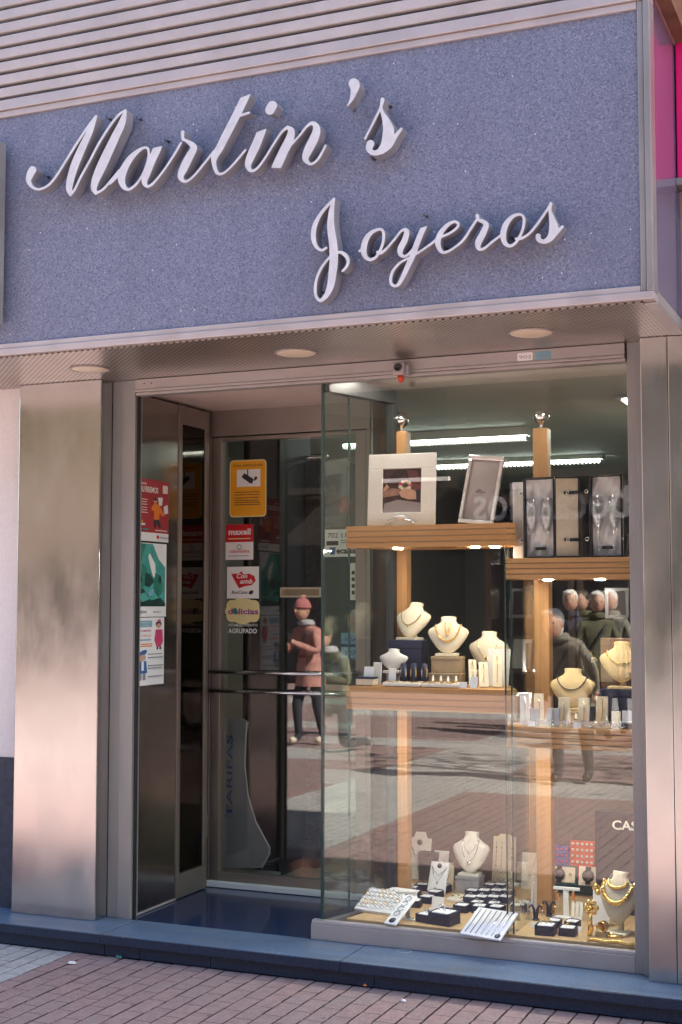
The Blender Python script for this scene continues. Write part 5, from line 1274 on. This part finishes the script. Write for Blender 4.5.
# black block added as the door's dark reflection, and strip curtain behind the door
c = thing('dark_reflection_block', 'added black block for the dark reflection in the door glass', 'stand-in block', (.20, 1.2, .1)); k0, k1 = ony(243, 650, 1.15).x, ony(279, 650, 1.15).x; MB().box((k0, 1.15, .1), (k1, 1.55, 2.637), M['black_board']).build('dark_block', c); MB().box((k0-.005, 1.145, .1), (k1+.005, 1.555, .16), M['black']).build('foot', c)
c = thing('display_curtain', 'dark grey pleated curtain panel beside the black block', 'curtain', (.45, 1.5, .1))
vs = []; n = 60; xa, xb = ony(280, 650, 1.5).x, ony(322, 650, 1.5).x
b = MB(); pts_f = [(xa+(xb-xa)*i/n, 1.50+.012*math.sin(i*math.pi/1.5)) for i in range(n+1)]
b.prism(pts_f+[(x, y+.004) for x, y in pts_f[::-1]], .24, 2.36, M['curtain']); b.build('cloth', c); MB().tube([(xa-.03, 1.505, 2.38), (xb+.03, 1.505, 2.38)], .012, M['chrome'], 8).build('rail', c)
b = thing('display_riser', 'brown box plinth standing beneath the pleated curtain panel', 'plinth', (.47, 1.5, .1)); MB().box((xa, 1.44, .1), (xb, 1.62, .20), M['walnut']).build('body', b); MB().box((xa-.01, 1.43, .2005), (xb+.01, 1.63, .235), M['walnut']).build('cap', b)
# frosted standee with blue vertical letters
sd = thing('standee', 'frosted curved display standee with blue vertical lettering behind the door', 'standee', (.06, 1.0, .1))
yS = 1.02
def sp(u, v): q = ony(u, v, yS); return (q.x, q.z)
out = [sp(222, 868), sp(262, 868), sp(270, 853), sp(269, 846), sp(256, 822), sp(248, 795), sp(245, 765), sp(246, 735), sp(248, 722), sp(243, 719), sp(222, 718)]
MB().slab(out, yS, yS+.01, M['standee']).build('panel', sd, .002)
q = [Vector((x, yS-.002, z_)) for x, z_ in [sp(262, 868), sp(269, 855), sp(270, 848), sp(256, 822), sp(248, 795), sp(245, 765), sp(246, 735), sp(247, 722)]]
MB().tube(q, .004, M['paper'], 6).build('edge_strip', sd)
bx, bz = sp(222, 872); MB().box((bx-.02, .95, .102), (sp(270, 868)[0], 1.15, .128), M['standee']).build('foot', sd, .003)
me = text_mesh('TARIFAS', 1, .001, .01); xs = [v.co.x for v in me.vertices]; (lx, lz), (_, lz2) = sp(231, 818), sp(231, 735)
MB(Matrix.Translation((lx+.008, yS-.0015, lz)) @ Matrix.Rotation(R(90), 4, 'X') @ Matrix.Rotation(R(90), 4, 'Z') @ Matrix.Diagonal(((lz2-lz)/(max(xs)-min(xs)), .05, 1, 1))).mesh(me, M['blue_ink']).build('lettering', sd)
# coloured picture high on the far wall behind the door
r = thing('wall_picture', 'yellow and green painted picture behind the door glass', 'picture', (.55, 1.9, 1.9)); a, c = ony(282, 487, 1.9), ony(324, 455, 1.9)
s = Print((a.x, 1.89, a.z), (1, 0, 0), (0, 0, 1), c.x-a.x, c.z-a.z, M['photo_dark'], .01); s.disc(.55, .55, .42, .35, M['yellow']); s.shape([(.0, .6), (.3, .95), (.5, .7), (.2, .4)], M['green_ink']); s.shape([(.45, .9), (.6, .5), (.7, .6), (.66, .95)], M['paper']); s.shape([(.66, .9), (.8, .4), (.9, .5), (.86, .85)], M['red']); s.build('canvas', r)
MB().box((a.x-.01, 1.902, a.z-.01), (c.x+.01, 1.92, c.z+.01), M['black']).build('frame', r)
MB().box(((a.x+c.x)/2-.01, 1.922, .1), ((a.x+c.x)/2+.01, 1.94, a.z), M['black']).build('stand', r)

# ------------------------------------------------------------------ neighbours
nb = thing('neighbour_building', 'white plastered neighbouring building with a dark painted base', 'building', (-5, 0, 0))
zb = ony(5, 757, -.02).z
MB().box((-14, -.02, zb), (PL0-.002, .0495, 2.9), M['white_plaster']).build('wall', nb)
b = MB(); b.box((-14, -.02, 2.905), (-1.205, 5, 9.0), M['white_plaster']); b.build('upper_wall', nb)
MB().box((-14, -.03, .004), (PL0-.002, .0495, zb-.001), M['dark_base']).build('painted_base', nb)
b = MB()
for x in (-3.2, -6.2, -9.2, -12): b.box((x-.5, -.06, 4.2), (x+.5, -.021, 5.8), M['dark_metal'])
b.build('window', nb)
ns = thing('neighbour_sign', 'grey metal edge of the neighbouring shop sign cut off by the picture edge', 'sign', (-.6, -.8, 2.77))
a, c = ony(-1.0, 142, -.80), ony(3, 321, -.80)
MB().box((-1.5, -.80, c.z), (a.x, -.755, a.z), M['cream']).build('box', ns, .003)
MB().box((a.x-.012, -.806, c.z-.004), (a.x+.004, -.7551, a.z+.004), M['alu']).build('frame_edge', ns, .002)
for x in (-.9, -1.3): MB().box((x-.02, -.7549, 3.0), (x+.02, -.7305, 3.05), M['dark_metal']).build('bracket', ns)
rn = thing('neighbour_building', 'brown neighbouring building beyond the narrow steel pilaster', 'building', (6, 0, 0))
MB().box((2.951, -.05, 0), (20, 6, 6.3), plain('brown_render', (.5, .30, .18), .8, 0, .15, 4)).build('wall', rn)
b = MB()
for x in (5, 8, 11, 14, 17): b.box((x-.6, -.09, 4.3), (x+.6, -.051, 5.7), M['dark_metal'])
b.build('window', rn)
ms = thing('magenta_sign', 'bright magenta light box sign of the next shop', 'sign', (3.2, -.2, 3.1))
a, c = ony(674.5, 21, -.2), ony(676, 178, -.2)
MB().box((a.x, -.2, c.z), (4.8, -.06, a.z), M['magenta']).build('box', ms, .004)
b = MB(); b.box((a.x-.003, -.205, a.z+.001), (4.8, -.06, a.z+.03), M['alu']); b.box((a.x-.003, -.205, c.z-.03), (4.8, -.06, c.z-.001), M['alu']); b.build('frame', ms)
MB().box((a.x+.012, -.13, 1.2), (4.6, -.06, c.z-.031), M['alu']).build('white_panel', ms)
for k, x in enumerate((a.x+.05, a.x+.9)):
    MB().tube([(x, -.24, a.z+.09), (x, -.06, a.z+.09)], .035, M['black'], 12).build('spot_lamp', ms)

# ------------------------------------------------------------------ street across the way (seen in the glass and steel)
def m_facade(name, c): return plain(name, c, .85, 0, .1, 1.2)
wd = M['dark_metal']
def facade(name, label, x0, x1, y, h, c, fl, nw, shop):
    r = thing('opposite_building', label, 'building', ((x0+x1)/2, y, 0), 0, 'buildings across the street')
    MB().box((x0, y-8, 0), (x1, y, h), m_facade('render_'+name, c)).build('wall', r)
    MB().box((x0, y-.2, h+.002), (x1, y+.25, h+.3), m_facade('cornice_'+name, tuple(min(1, k*1.15) for k in c))).build('cornice', r)
    st_ = (x1-x0)/nw
    for f in range(1, fl):
        for i in range(nw):
            x = x0+st_*(i+.5); z_ = 3.4+(f-1)*3.0+.4
            MB().box((x-.55, y+.002, z_), (x+.55, y+.06, z_+1.7), wd).build('window', r)
            b = MB(); b.box((x-.75, y+.061, z_-.14), (x+.75, y+.5, z_-.02), m_facade('slab_'+name, c)) if (i+f) % 2 else b.box((x-.62, y+.061, z_-.1), (x+.62, y+.16, z_-.03), M['white_plaster']); b.build('balcony' if (i+f) % 2 else 'sill', r)
    MB().box((x0+.4, y+.002, .1), (x1-.4, y+.05, 2.7), M['black']).build('shop_glazing', r)
    return r
YO = -17.0
facade('ochre', 'ochre building across the street with dark shop glazing', -30, -9.6, YO, 11, (.30, .22, .16), 3, 4, 0)
o2 = facade('brown', 'brown building across the street with a shop sign over dark glazing', -9.5, 9.5, YO, 11.5, (.05, .042, .036), 3, 6, 0)
facade('grey', 'grey building across the street at the far end', 9.6, 30, YO, 12, (.16, .15, .14), 4, 6, 0)
a, c = ony(632, 500, -YO), ony(478, 462, -YO)
b = MB(); b.box((c.x-.3, YO+.07, 2.72), (a.x+.3, YO+.16, 3.75), M['black']); b.build('sign_board', o2)
me = text_mesh('bocadillos', 1, .01, .01); xs = [v.co.x for v in me.vertices]
MB(Matrix.Translation((a.x, YO+.175, 2.98)) @ Matrix.Rotation(R(180), 4, 'Z') @ Matrix.Rotation(R(90), 4, 'X') @ Matrix.Diagonal(((a.x-c.x)/(max(xs)-min(xs)), .9, 1, 1))).mesh(me, M['grey_ink']).build('sign_lettering', o2)

# ------------------------------------------------------------------ street trees added for shade and dark reflections
M['bark'] = plain('bark', (.14, .11, .08), .9, 0, .4, 14, .8); M['leaf'] = plain('leaves', (.075, .065, .03), .6, 0, .5, 1.4); M['leaf2'] = plain('leaves_olive', (.10, .085, .035), .6, 0, .4, 2)
def tree(label, loc, seed, h=7.2):
    random.seed(seed); r = thing('added_tree', label, 'tree', loc, 0, 'added street trees'); b = MB(LM(r)); tips = []
    b.tube([(0, 0, 0), (.03, .02, 1.0), (-.02, .03, 2.2), (.0, 0, 3.0)], [.17, .13, .115, .10], M['bark'], 9)
    for k in range(9):
        q = k*2.4+random.random(); z0 = 2.5+.25*(k % 4)*.5; rr = random.uniform(1.2, 2.3); z1 = z0+random.uniform(1.2, 3.4)
        e = Vector((rr*math.cos(q), rr*math.sin(q), z1)); m_ = Vector((e.x*.45, e.y*.45, z0+(z1-z0)*.55))
        b.tube([(0, 0, z0), m_, e], [.075, .045, .018], M['bark'], 6); tips += [m_, e, e.lerp(m_, .4)]
        for _ in range(2): f = e+Vector((random.uniform(-.8, .8), random.uniform(-.8, .8), random.uniform(.1, .9))); b.tube([m_.lerp(e, .6), f], [.03, .008], M['bark'], 5); tips.append(f)
    b.build('trunk', r); b = MB(LM(r))
    for c in tips:
        for _ in range(95):
            g_ = Vector((random.gauss(0, .42), random.gauss(0, .42), random.gauss(0, .34))); p = c+g_; s_ = random.uniform(.05, .10)
            u_ = Vector((random.uniform(-1, 1), random.uniform(-1, 1), random.uniform(-1, 1))).normalized(); w_ = u_.orthogonal().normalized()
            b.add([p-u_*s_, p+w_*s_*.55, p+u_*s_, p-w_*s_*.55], [(0, 1, 2, 3)], M['leaf'] if random.random() < .6 else M['leaf2'])
    b.build('crown', r); return r
t0 = tree('added street tree for the dark reflection in the wide steel pilaster', (-9.0, -11.6, .0045), 2)
dup(t0, (8.3, -6.7, .0045), 2.9, 'added unseen street tree casting shade on the near side of the street')  # out of view, added so its crown shades a band of paving
def added_street_lamp(x, y, lb):  # unlit post out of view, added to throw shadow stripes across the paving
    r = thing('added_street_lamp', lb, 'street lamp', (x, y, 0), 0, 'added street lamps'); T = LM(r)
    MB(T).lathe([(.17, 0), (.17, .08), (.12, .12), (.10, .7), (.085, .75)], m=M['dark_metal'], n=16).build('base', r)
    MB(T).tube([(0, 0, .74), (0, 0, 2.6), (0, 0, 4.7)], [.075, .065, .05], M['dark_metal'], 12).build('pole', r)
    MB(T).tube([(0, 0, 4.6), (0, .2, 4.85), (0, .6, 4.9)], .03, M['dark_metal'], 8).build('arm', r)
    lan = MB(T).lathe([(.05, 4.95), (.17, 4.86), (.19, 4.74), (.16, 4.70)], (0, .62, 0), M['dark_metal'], 16).build('lantern', r); MB(T).lathe([(0, 4.60), (.10, 4.63), (.155, 4.70)], (0, .62, 0), M['lamp_disc'], 16).build('lamp_glass', lan)
added_street_lamp(4.5, -5.3, 'added unseen street lamp for a shadow stripe, nearer the shop'); added_street_lamp(5.4, -8.1, 'added unseen street lamp for a shadow stripe, in the middle of the street')

# ------------------------------------------------------------------ people in the street, seen reflected in the glass
def person(label, loc, yaw, coat, trousers, shoes, hair, H=1.70, bend=0, kneel=False, hat=None, holds=None):
    r = thing('person', label, 'person', loc, yaw)
    k = H/1.70; T = LM(r) @ Matrix.Scale(k, 4)
    hip = .90; kn = {}
    if kneel: hip = .52
    B = R(bend)
    def up(h, fwd=0, side=0):                             # point along the trunk, bent forward (facing -y) at the hip
        return Vector((side, -math.sin(B)*h-fwd*math.cos(B), hip+math.cos(B)*h-fwd*math.sin(B)*.3))
    V, E, Rr, Z = [], [], [], []
    def add(p, rad, par, zone):
        V.append(Vector(p)); Rr.append(rad); Z.append(zone)
        if par is not None: E.append((par, len(V)-1))
        return len(V)-1
    pel = add((0, 0, hip), .135, None, 't')
    wst = add(up(.18), .135, pel, 'c'); che = add(up(.40), .155, wst, 'c'); nk0 = add(up(.53), .075, che, 'c'); nk = add(up(.60, .02), .055, nk0, 's')
    for s in (-1, 1):
        sh = add(up(.46, 0, s*.17), .075, che, 'c'); el = add(up(.22, .10 if holds else .02, s*.25), .05, sh, 'c')
        wr = add(up(.34, .30, s*.07) if holds else up(-.02, .08, s*.24), .036, el, 'c'); hd = add(V[wr]+((Vector((-s*.02, -.05, .03))) if holds else Vector((0, -.02, -.07))), .034, wr, 's')
        hp = add((s*.10, 0, hip-.06), .095, pel, 't')
        if kneel:
            kx = add((s*.11, -.40 if s > 0 else -.05, .50 if s > 0 else .09), .062, hp, 't'); an = add((s*.11, -.38 if s > 0 else .36, .09), .045, kx, 't'); add((s*.11, -.52 if s > 0 else .40, .04), .045, an, 'b')
        else:
            st_ = .10*s; kx = add((s*.11, -.06-st_*.6, .48), .066, hp, 't'); an = add((s*.11, .02-st_, .09), .046, kx, 't'); add((s*.12, -.13-st_, .045), .045, an, 'b')
    me = bpy.data.meshes.new('body'); me.from_pydata([tuple(v) for v in V], E, [])
    o = bpy.data.objects.new('body', me); COL.objects.link(o)
    sk = o.modifiers.new('skin', 'SKIN'); sk.use_smooth_shade = True
    for i, sv in enumerate(o.data.skin_vertices[0].data): sv.radius = (Rr[i], Rr[i]*.8 if Z[i] in 'c' else Rr[i]); sv.use_root = (i == 0)
    ss = o.modifiers.new('sub', 'SUBSURF'); ss.levels = 2
    dg = bpy.context.evaluated_depsgraph_get(); dg.update(); m2 = bpy.data.meshes.new_from_object(o.evaluated_get(dg)); bpy.data.objects.remove(o)
    mats = {'c': coat, 's': M['skin'], 't': trousers, 'b': shoes}
    b = MB(T)
    groups = {}
    for pl_ in m2.polygons:
        cpt = pl_.center; bd, zn = 9, 't'
        for i, v in enumerate(V):
            d = (cpt-v).length-Rr[i]
            if d < bd: bd, zn = d, Z[i]
        groups.setdefault(zn, []).append(tuple(pl_.vertices))
    first = len(b.v); vs = [v.co.copy() for v in m2.vertices]
    b.v += [T @ v for v in vs]
    for zn, fs in groups.items():
        i = b.mi(mats[zn])
        for f in fs: b.f.append(list(f)); b.m.append(i); b.s.append(True)
    hc = up(.72, .05)
    b.ball(hc, .105, M['skin'], 16, (.80, .95, 1.18)); b.ball(hc+Vector((0, -.105, -.01)), .018, M['skin'], 8, (.7, 1, 1.4))
    for s in (-1, 1):
        b.ball(hc+Vector((s*.085, .01, -.005)), .026, M['skin'], 8, (.4, .7, 1.1)); b.ball(hc+Vector((s*.034, -.088, .015)), .012, M['ink'], 8, (1, .5, .7))
    b.ball(hc+Vector((0, -.092, -.055)), .022, M['pink_ink'], 8, (1, .4, .3))
    hands = [i for i, z_ in enumerate(Z) if z_ == 's' and i != nk]
    for hi, s in zip(hands, (-1, 1)):
        base = V[hi]; d = Vector((-s*.3, -.5, .6)).normalized() if holds else Vector((0, -.25, -1)).normalized()
        sd_ = Vector((0, 1, .4)).normalized() if holds else Vector((0, 1, 0))
        for f in range(4):
            q = base+sd_*(.012*(f-1.5)); ln = (.055, .066, .062, .048)[f]
            b.tube([q, q+d*ln*.5, q+d*ln*.8+Vector((-s*.012, 0, 0)), q+d*ln+Vector((-s*.025, 0, 0))], [.009, .0085, .008, .006], M['skin'], 6)
        q = base+sd_*-.02; b.tube([q, q+d*.02+sd_*-.015, q+d*.045+sd_*-.018], [.010, .009, .007], M['skin'], 6)
    b.build('body', r)
    # coat skirt, scarf and strap
    b = MB(T); cw = up(.10); n = 18; vs, fs = [], []
    for i, (dz, rx, ry) in enumerate(((.14, .165, .135), (.04, .175, .145), (-.08, .185, .155), (-.20, .20, .165))):
        for j in range(n):
            q = 2*math.pi*j/n; w_ = 1+.05*math.sin(j*2.6+i)*(i/3)
            c_ = up(max(dz, 0)) if dz > 0 else Vector((0, 0, hip+dz))
            vs.append((c_.x+rx*w_*math.cos(q), c_.y+ry*w_*math.sin(q), c_.z))
    for i in range(3):
        for j in range(n): fs.append((i*n+j, (i+1)*n+j, (i+1)*n+(j+1) % n, i*n+(j+1) % n))
    if not kneel: b.add(vs, fs, coat, True); b.build('coat_skirt', r)
    b = MB(T); nc = up(.575, .0); b.torus(nc, .072, .03, M['grey_pad'] if holds else coat, 18, 7); b.torus(nc+Vector((0, .008, -.02)), .082, .028, M['grey_pad'] if holds else coat, 18, 7); b.build('scarf' if holds else 'collar', r)
    b = MB(T)
    b.tube([up(.50, .02, -.12), up(.40, .125, -.06), up(.20, .13, .07), up(.05, .10, .16)], .014, M['ink'], 6); b.tube([up(.50, -.02, -.12), up(.40, -.13, -.06), up(.20, -.14, .07), up(.05, -.08, .16)], .014, M['ink'], 6); b.build('bag_strap', r)
    b = MB(T)
    if hat == 'beanie': b.ball(hc+Vector((0, .01, .045)), .112, hair, 14, (.88, 1.0, .95)); b.torus(hc+Vector((0, .005, .035)), .098, .018, hair, 20, 6); b.ball(hc+Vector((0, .02, .16)), .032, hair, 8); b.build('beanie', r)
    elif hat == 'cap': b.ball(hc+Vector((0, .01, .04)), .110, hair, 14, (.88, 1.0, .85)); b.prism([(hc.x-.07, hc.y-.08), (hc.x-.05, hc.y-.18), (hc.x+.05, hc.y-.18), (hc.x+.07, hc.y-.08)], hc.z+.05, hc.z+.06, hair); b.build('cap', r)
    else:
        b.ball(hc+Vector((0, .028, .040)), .108, hair, 14, (.86, .95, .98)); b.ball(hc+Vector((0, .05, -.02)), .09, hair, 12, (.92, .75, 1.1)); b.ball(hc+Vector((.03, -.05, .10)), .05, hair, 10, (1.2, .8, .6)); b.build('hair', r)
    if holds:
        c_ = hc+Vector((0, -.19, -.03)) if holds == 'eye' else up(.40, .36)
        cam_ = thing('camera', 'black camera held by the person '+label.split(' person ')[-1].split('person ')[-1].split(',')[0].replace(' taking a photograph','').replace(' with a camera',''), 'camera', T @ c_, yaw); b = MB(LM(cam_)); b.box((-.065, -.03, -.045), (.065, .03, .045), M['black']); b.box((-.025, -.02, .046), (.025, .02, .065), M['black']); b.build('camera_body', cam_, .005); MB(LM(cam_)).lathe([(.034, 0), (.034, .06), (.037, .062), (.037, .09), (.028, .092), (0, .08)], (0, -.03, 0), M['black'], 18, 'y').build('lens', cam_)
    return r
M['skin'] = plain('skin', (.55, .32, .23), .5, 0, .05)
ct_pink, ct_grey, ct_dk, ct_green, jean = plain('dusty_pink_coat', (.45, .22, .19), .85, 0, .3, 14, .6), plain('grey_tweed_coat', (.20, .19, .16), .9, 0, .25, 60), plain('dark_blue_coat', (.03, .035, .06), .9, 0, .3, 14, .6), plain('olive_coat', (.10, .10, .06), .9, 0, .3, 14, .6), plain('dark_trousers', (.03, .032, .045), .9)
white_hair, dark_hair, pink_wool, green_wool = plain('white_hair', (.68, .66, .62), .8), plain('dark_hair', (.03, .02, .015), .6), plain('pink_wool', (.40, .14, .14), .95), plain('green_felt', (.04, .055, .035), .9)
sneaker = plain('pale_sneaker', (.60, .52, .42), .7)
def mirror(u, v, ym, z=None, y=None):                     # where a thing really stands when the photo shows its image in the vertical glass plane y = ym
    p = onz(u, v, z) if z is not None else ony(u, v, y)
    return Vector((p.x, 2*ym-p.y, 0.004))
q = mirror(310, 745, YD, z=0); person('person in a pink beanie and dusty pink coat taking a photograph, reflected in the door', q, R(180+20), ct_pink, jean, sneaker, pink_wool, 1.56, 8, False, 'beanie', 'chest')
q = mirror(338, 752, .01, z=0); person('person in a dark green cap kneeling with a camera, reflected beside the door', q, R(180+12), ct_green, jean, M['black'], green_wool, 1.72, 18, True, 'cap', 'eye')
for (u, yv, lab, ct_, hr, yw, hh, bd) in ((572, 6.2, 'person in a grey tweed coat bending forward, reflected in the jewellery window', ct_grey, white_hair, 186, 1.62, 40), (571, 10.2, 'person with white hair in a dark blue coat, reflected above the honey busts', ct_dk, white_hair, 170, 1.66, 4), (585, 11.0, 'person with dark hair in an olive coat, reflected above the honey busts', ct_green, dark_hair, 200, 1.66, 2), (597, 9.9, 'person with white hair in an olive coat, reflected near the window post', ct_green, white_hair, 160, 1.64, 0), (612, 10.6, 'person with white hair in a grey tweed coat, reflected near the window post', ct_grey, white_hair, 185, 1.66, 3)):
    q = mirror(u, 620, .01, y=yv); person(lab, q, R(yw), ct_, jean, M['black'], hr, hh, bd)

# ------------------------------------------------------------------ litter
for (u, v), mt, lb in (((72, 963), 'paper', 'crumpled scrap of white paper on the red pavers'), ((119, 957.5), 'green_ink', 'tiny green scrap against the granite step'), ((365, 985.5), 'orange_ink', 'orange scrap of wrapper against the granite step'), ((404, 1001), 'paper', 'small white scrap on the pavers below the display window')):
    p = onz(u, v, .006); random.seed(u); b = MB(Matrix.Translation(p)); n = 9
    rr_ = .022 if u == 72 else .014
    pts = [(rr_*random.uniform(.6, 1.2)*math.cos(k*6.283/n), rr_*.7*random.uniform(.6, 1.2)*math.sin(k*6.283/n)) for k in range(n)]
    b.add([(x, y, 0) for x, y in pts]+[(x*.6, y*.6, random.uniform(.004, .012)) for x, y in pts]+[(0, 0, .007)], [tuple(range(n))[::-1]]+[(i, (i+1) % n, n+(i+1) % n, n+i) for i in range(n)]+[(n+i, n+(i+1) % n, 2*n) for i in range(n)], M[mt]); tag(b.build('litter_scrap'), lb, 'litter')
p = onz(404, 951, SZ+.0005)
tag(MB(Matrix.Translation((p.x, p.y, SZ))).torus((0, 0, .0004), .030, .0012, plain('pale_mark', (.45, .46, .48), .6), 24, 5).build('round_mark'), 'faint pale ring on the granite step below the window', 'ring mark')

# ------------------------------------------------------------------ light, sky, camera
W_ = bpy.data.worlds.new('World'); sc.world = W_; W_.use_nodes = True
nt = W_.node_tree; bg = nt.nodes['Background']; sky = nt.nodes.new('ShaderNodeTexSky'); sky.sky_type = 'NISHITA'; sky.sun_disc = False
SUN = Vector((-.80, -.23, -.66)).normalized()            # direction the light travels
sky.sun_elevation = math.asin(-SUN.z); sky.sun_rotation = math.atan2(-SUN.x, -SUN.y); sky.air_density = 1.0; sky.dust_density = 2.0; sky.ozone_density = 1.0
nt.links.new(sky.outputs[0], bg.inputs[0]); bg.inputs[1].default_value = .085
sl_ = bpy.data.lights.new('sun', 'SUN'); sl_.energy = 5.0; sl_.angle = R(.5); sl_.color = (1, .92, .80)
so = bpy.data.objects.new('sun', sl_); COL.objects.link(so); so.rotation_euler = SUN.to_track_quat('-Z', 'Y').to_euler(); so.location = (4, 4, 12)
cd = bpy.data.cameras.new('camera'); co = bpy.data.objects.new('camera', cd); COL.objects.link(co)
co.location = CAM; co.rotation_euler = (R(90)+PITCH, 0, YAW); cd.lens = PF/1024*36; cd.sensor_width = 36; cd.sensor_fit = 'AUTO'; cd.clip_end = 500; cd.clip_start = .05
sc.camera = co
sc.view_settings.view_transform = 'Standard'; sc.view_settings.look = 'None'; sc.view_settings.gamma = 1; sc.view_settings.use_curve_mapping = False
sc.view_settings.exposure = 2.72
sc.render.engine = 'CYCLES'; sc.cycles.use_denoising = True; sc.cycles.max_bounces = 10; sc.cycles.transparent_max_bounces = 24; sc.cycles.glossy_bounces = 5; sc.cycles.sample_clamp_indirect = 6; sc.cycles.caustics_reflective = False; sc.cycles.caustics_refractive = False
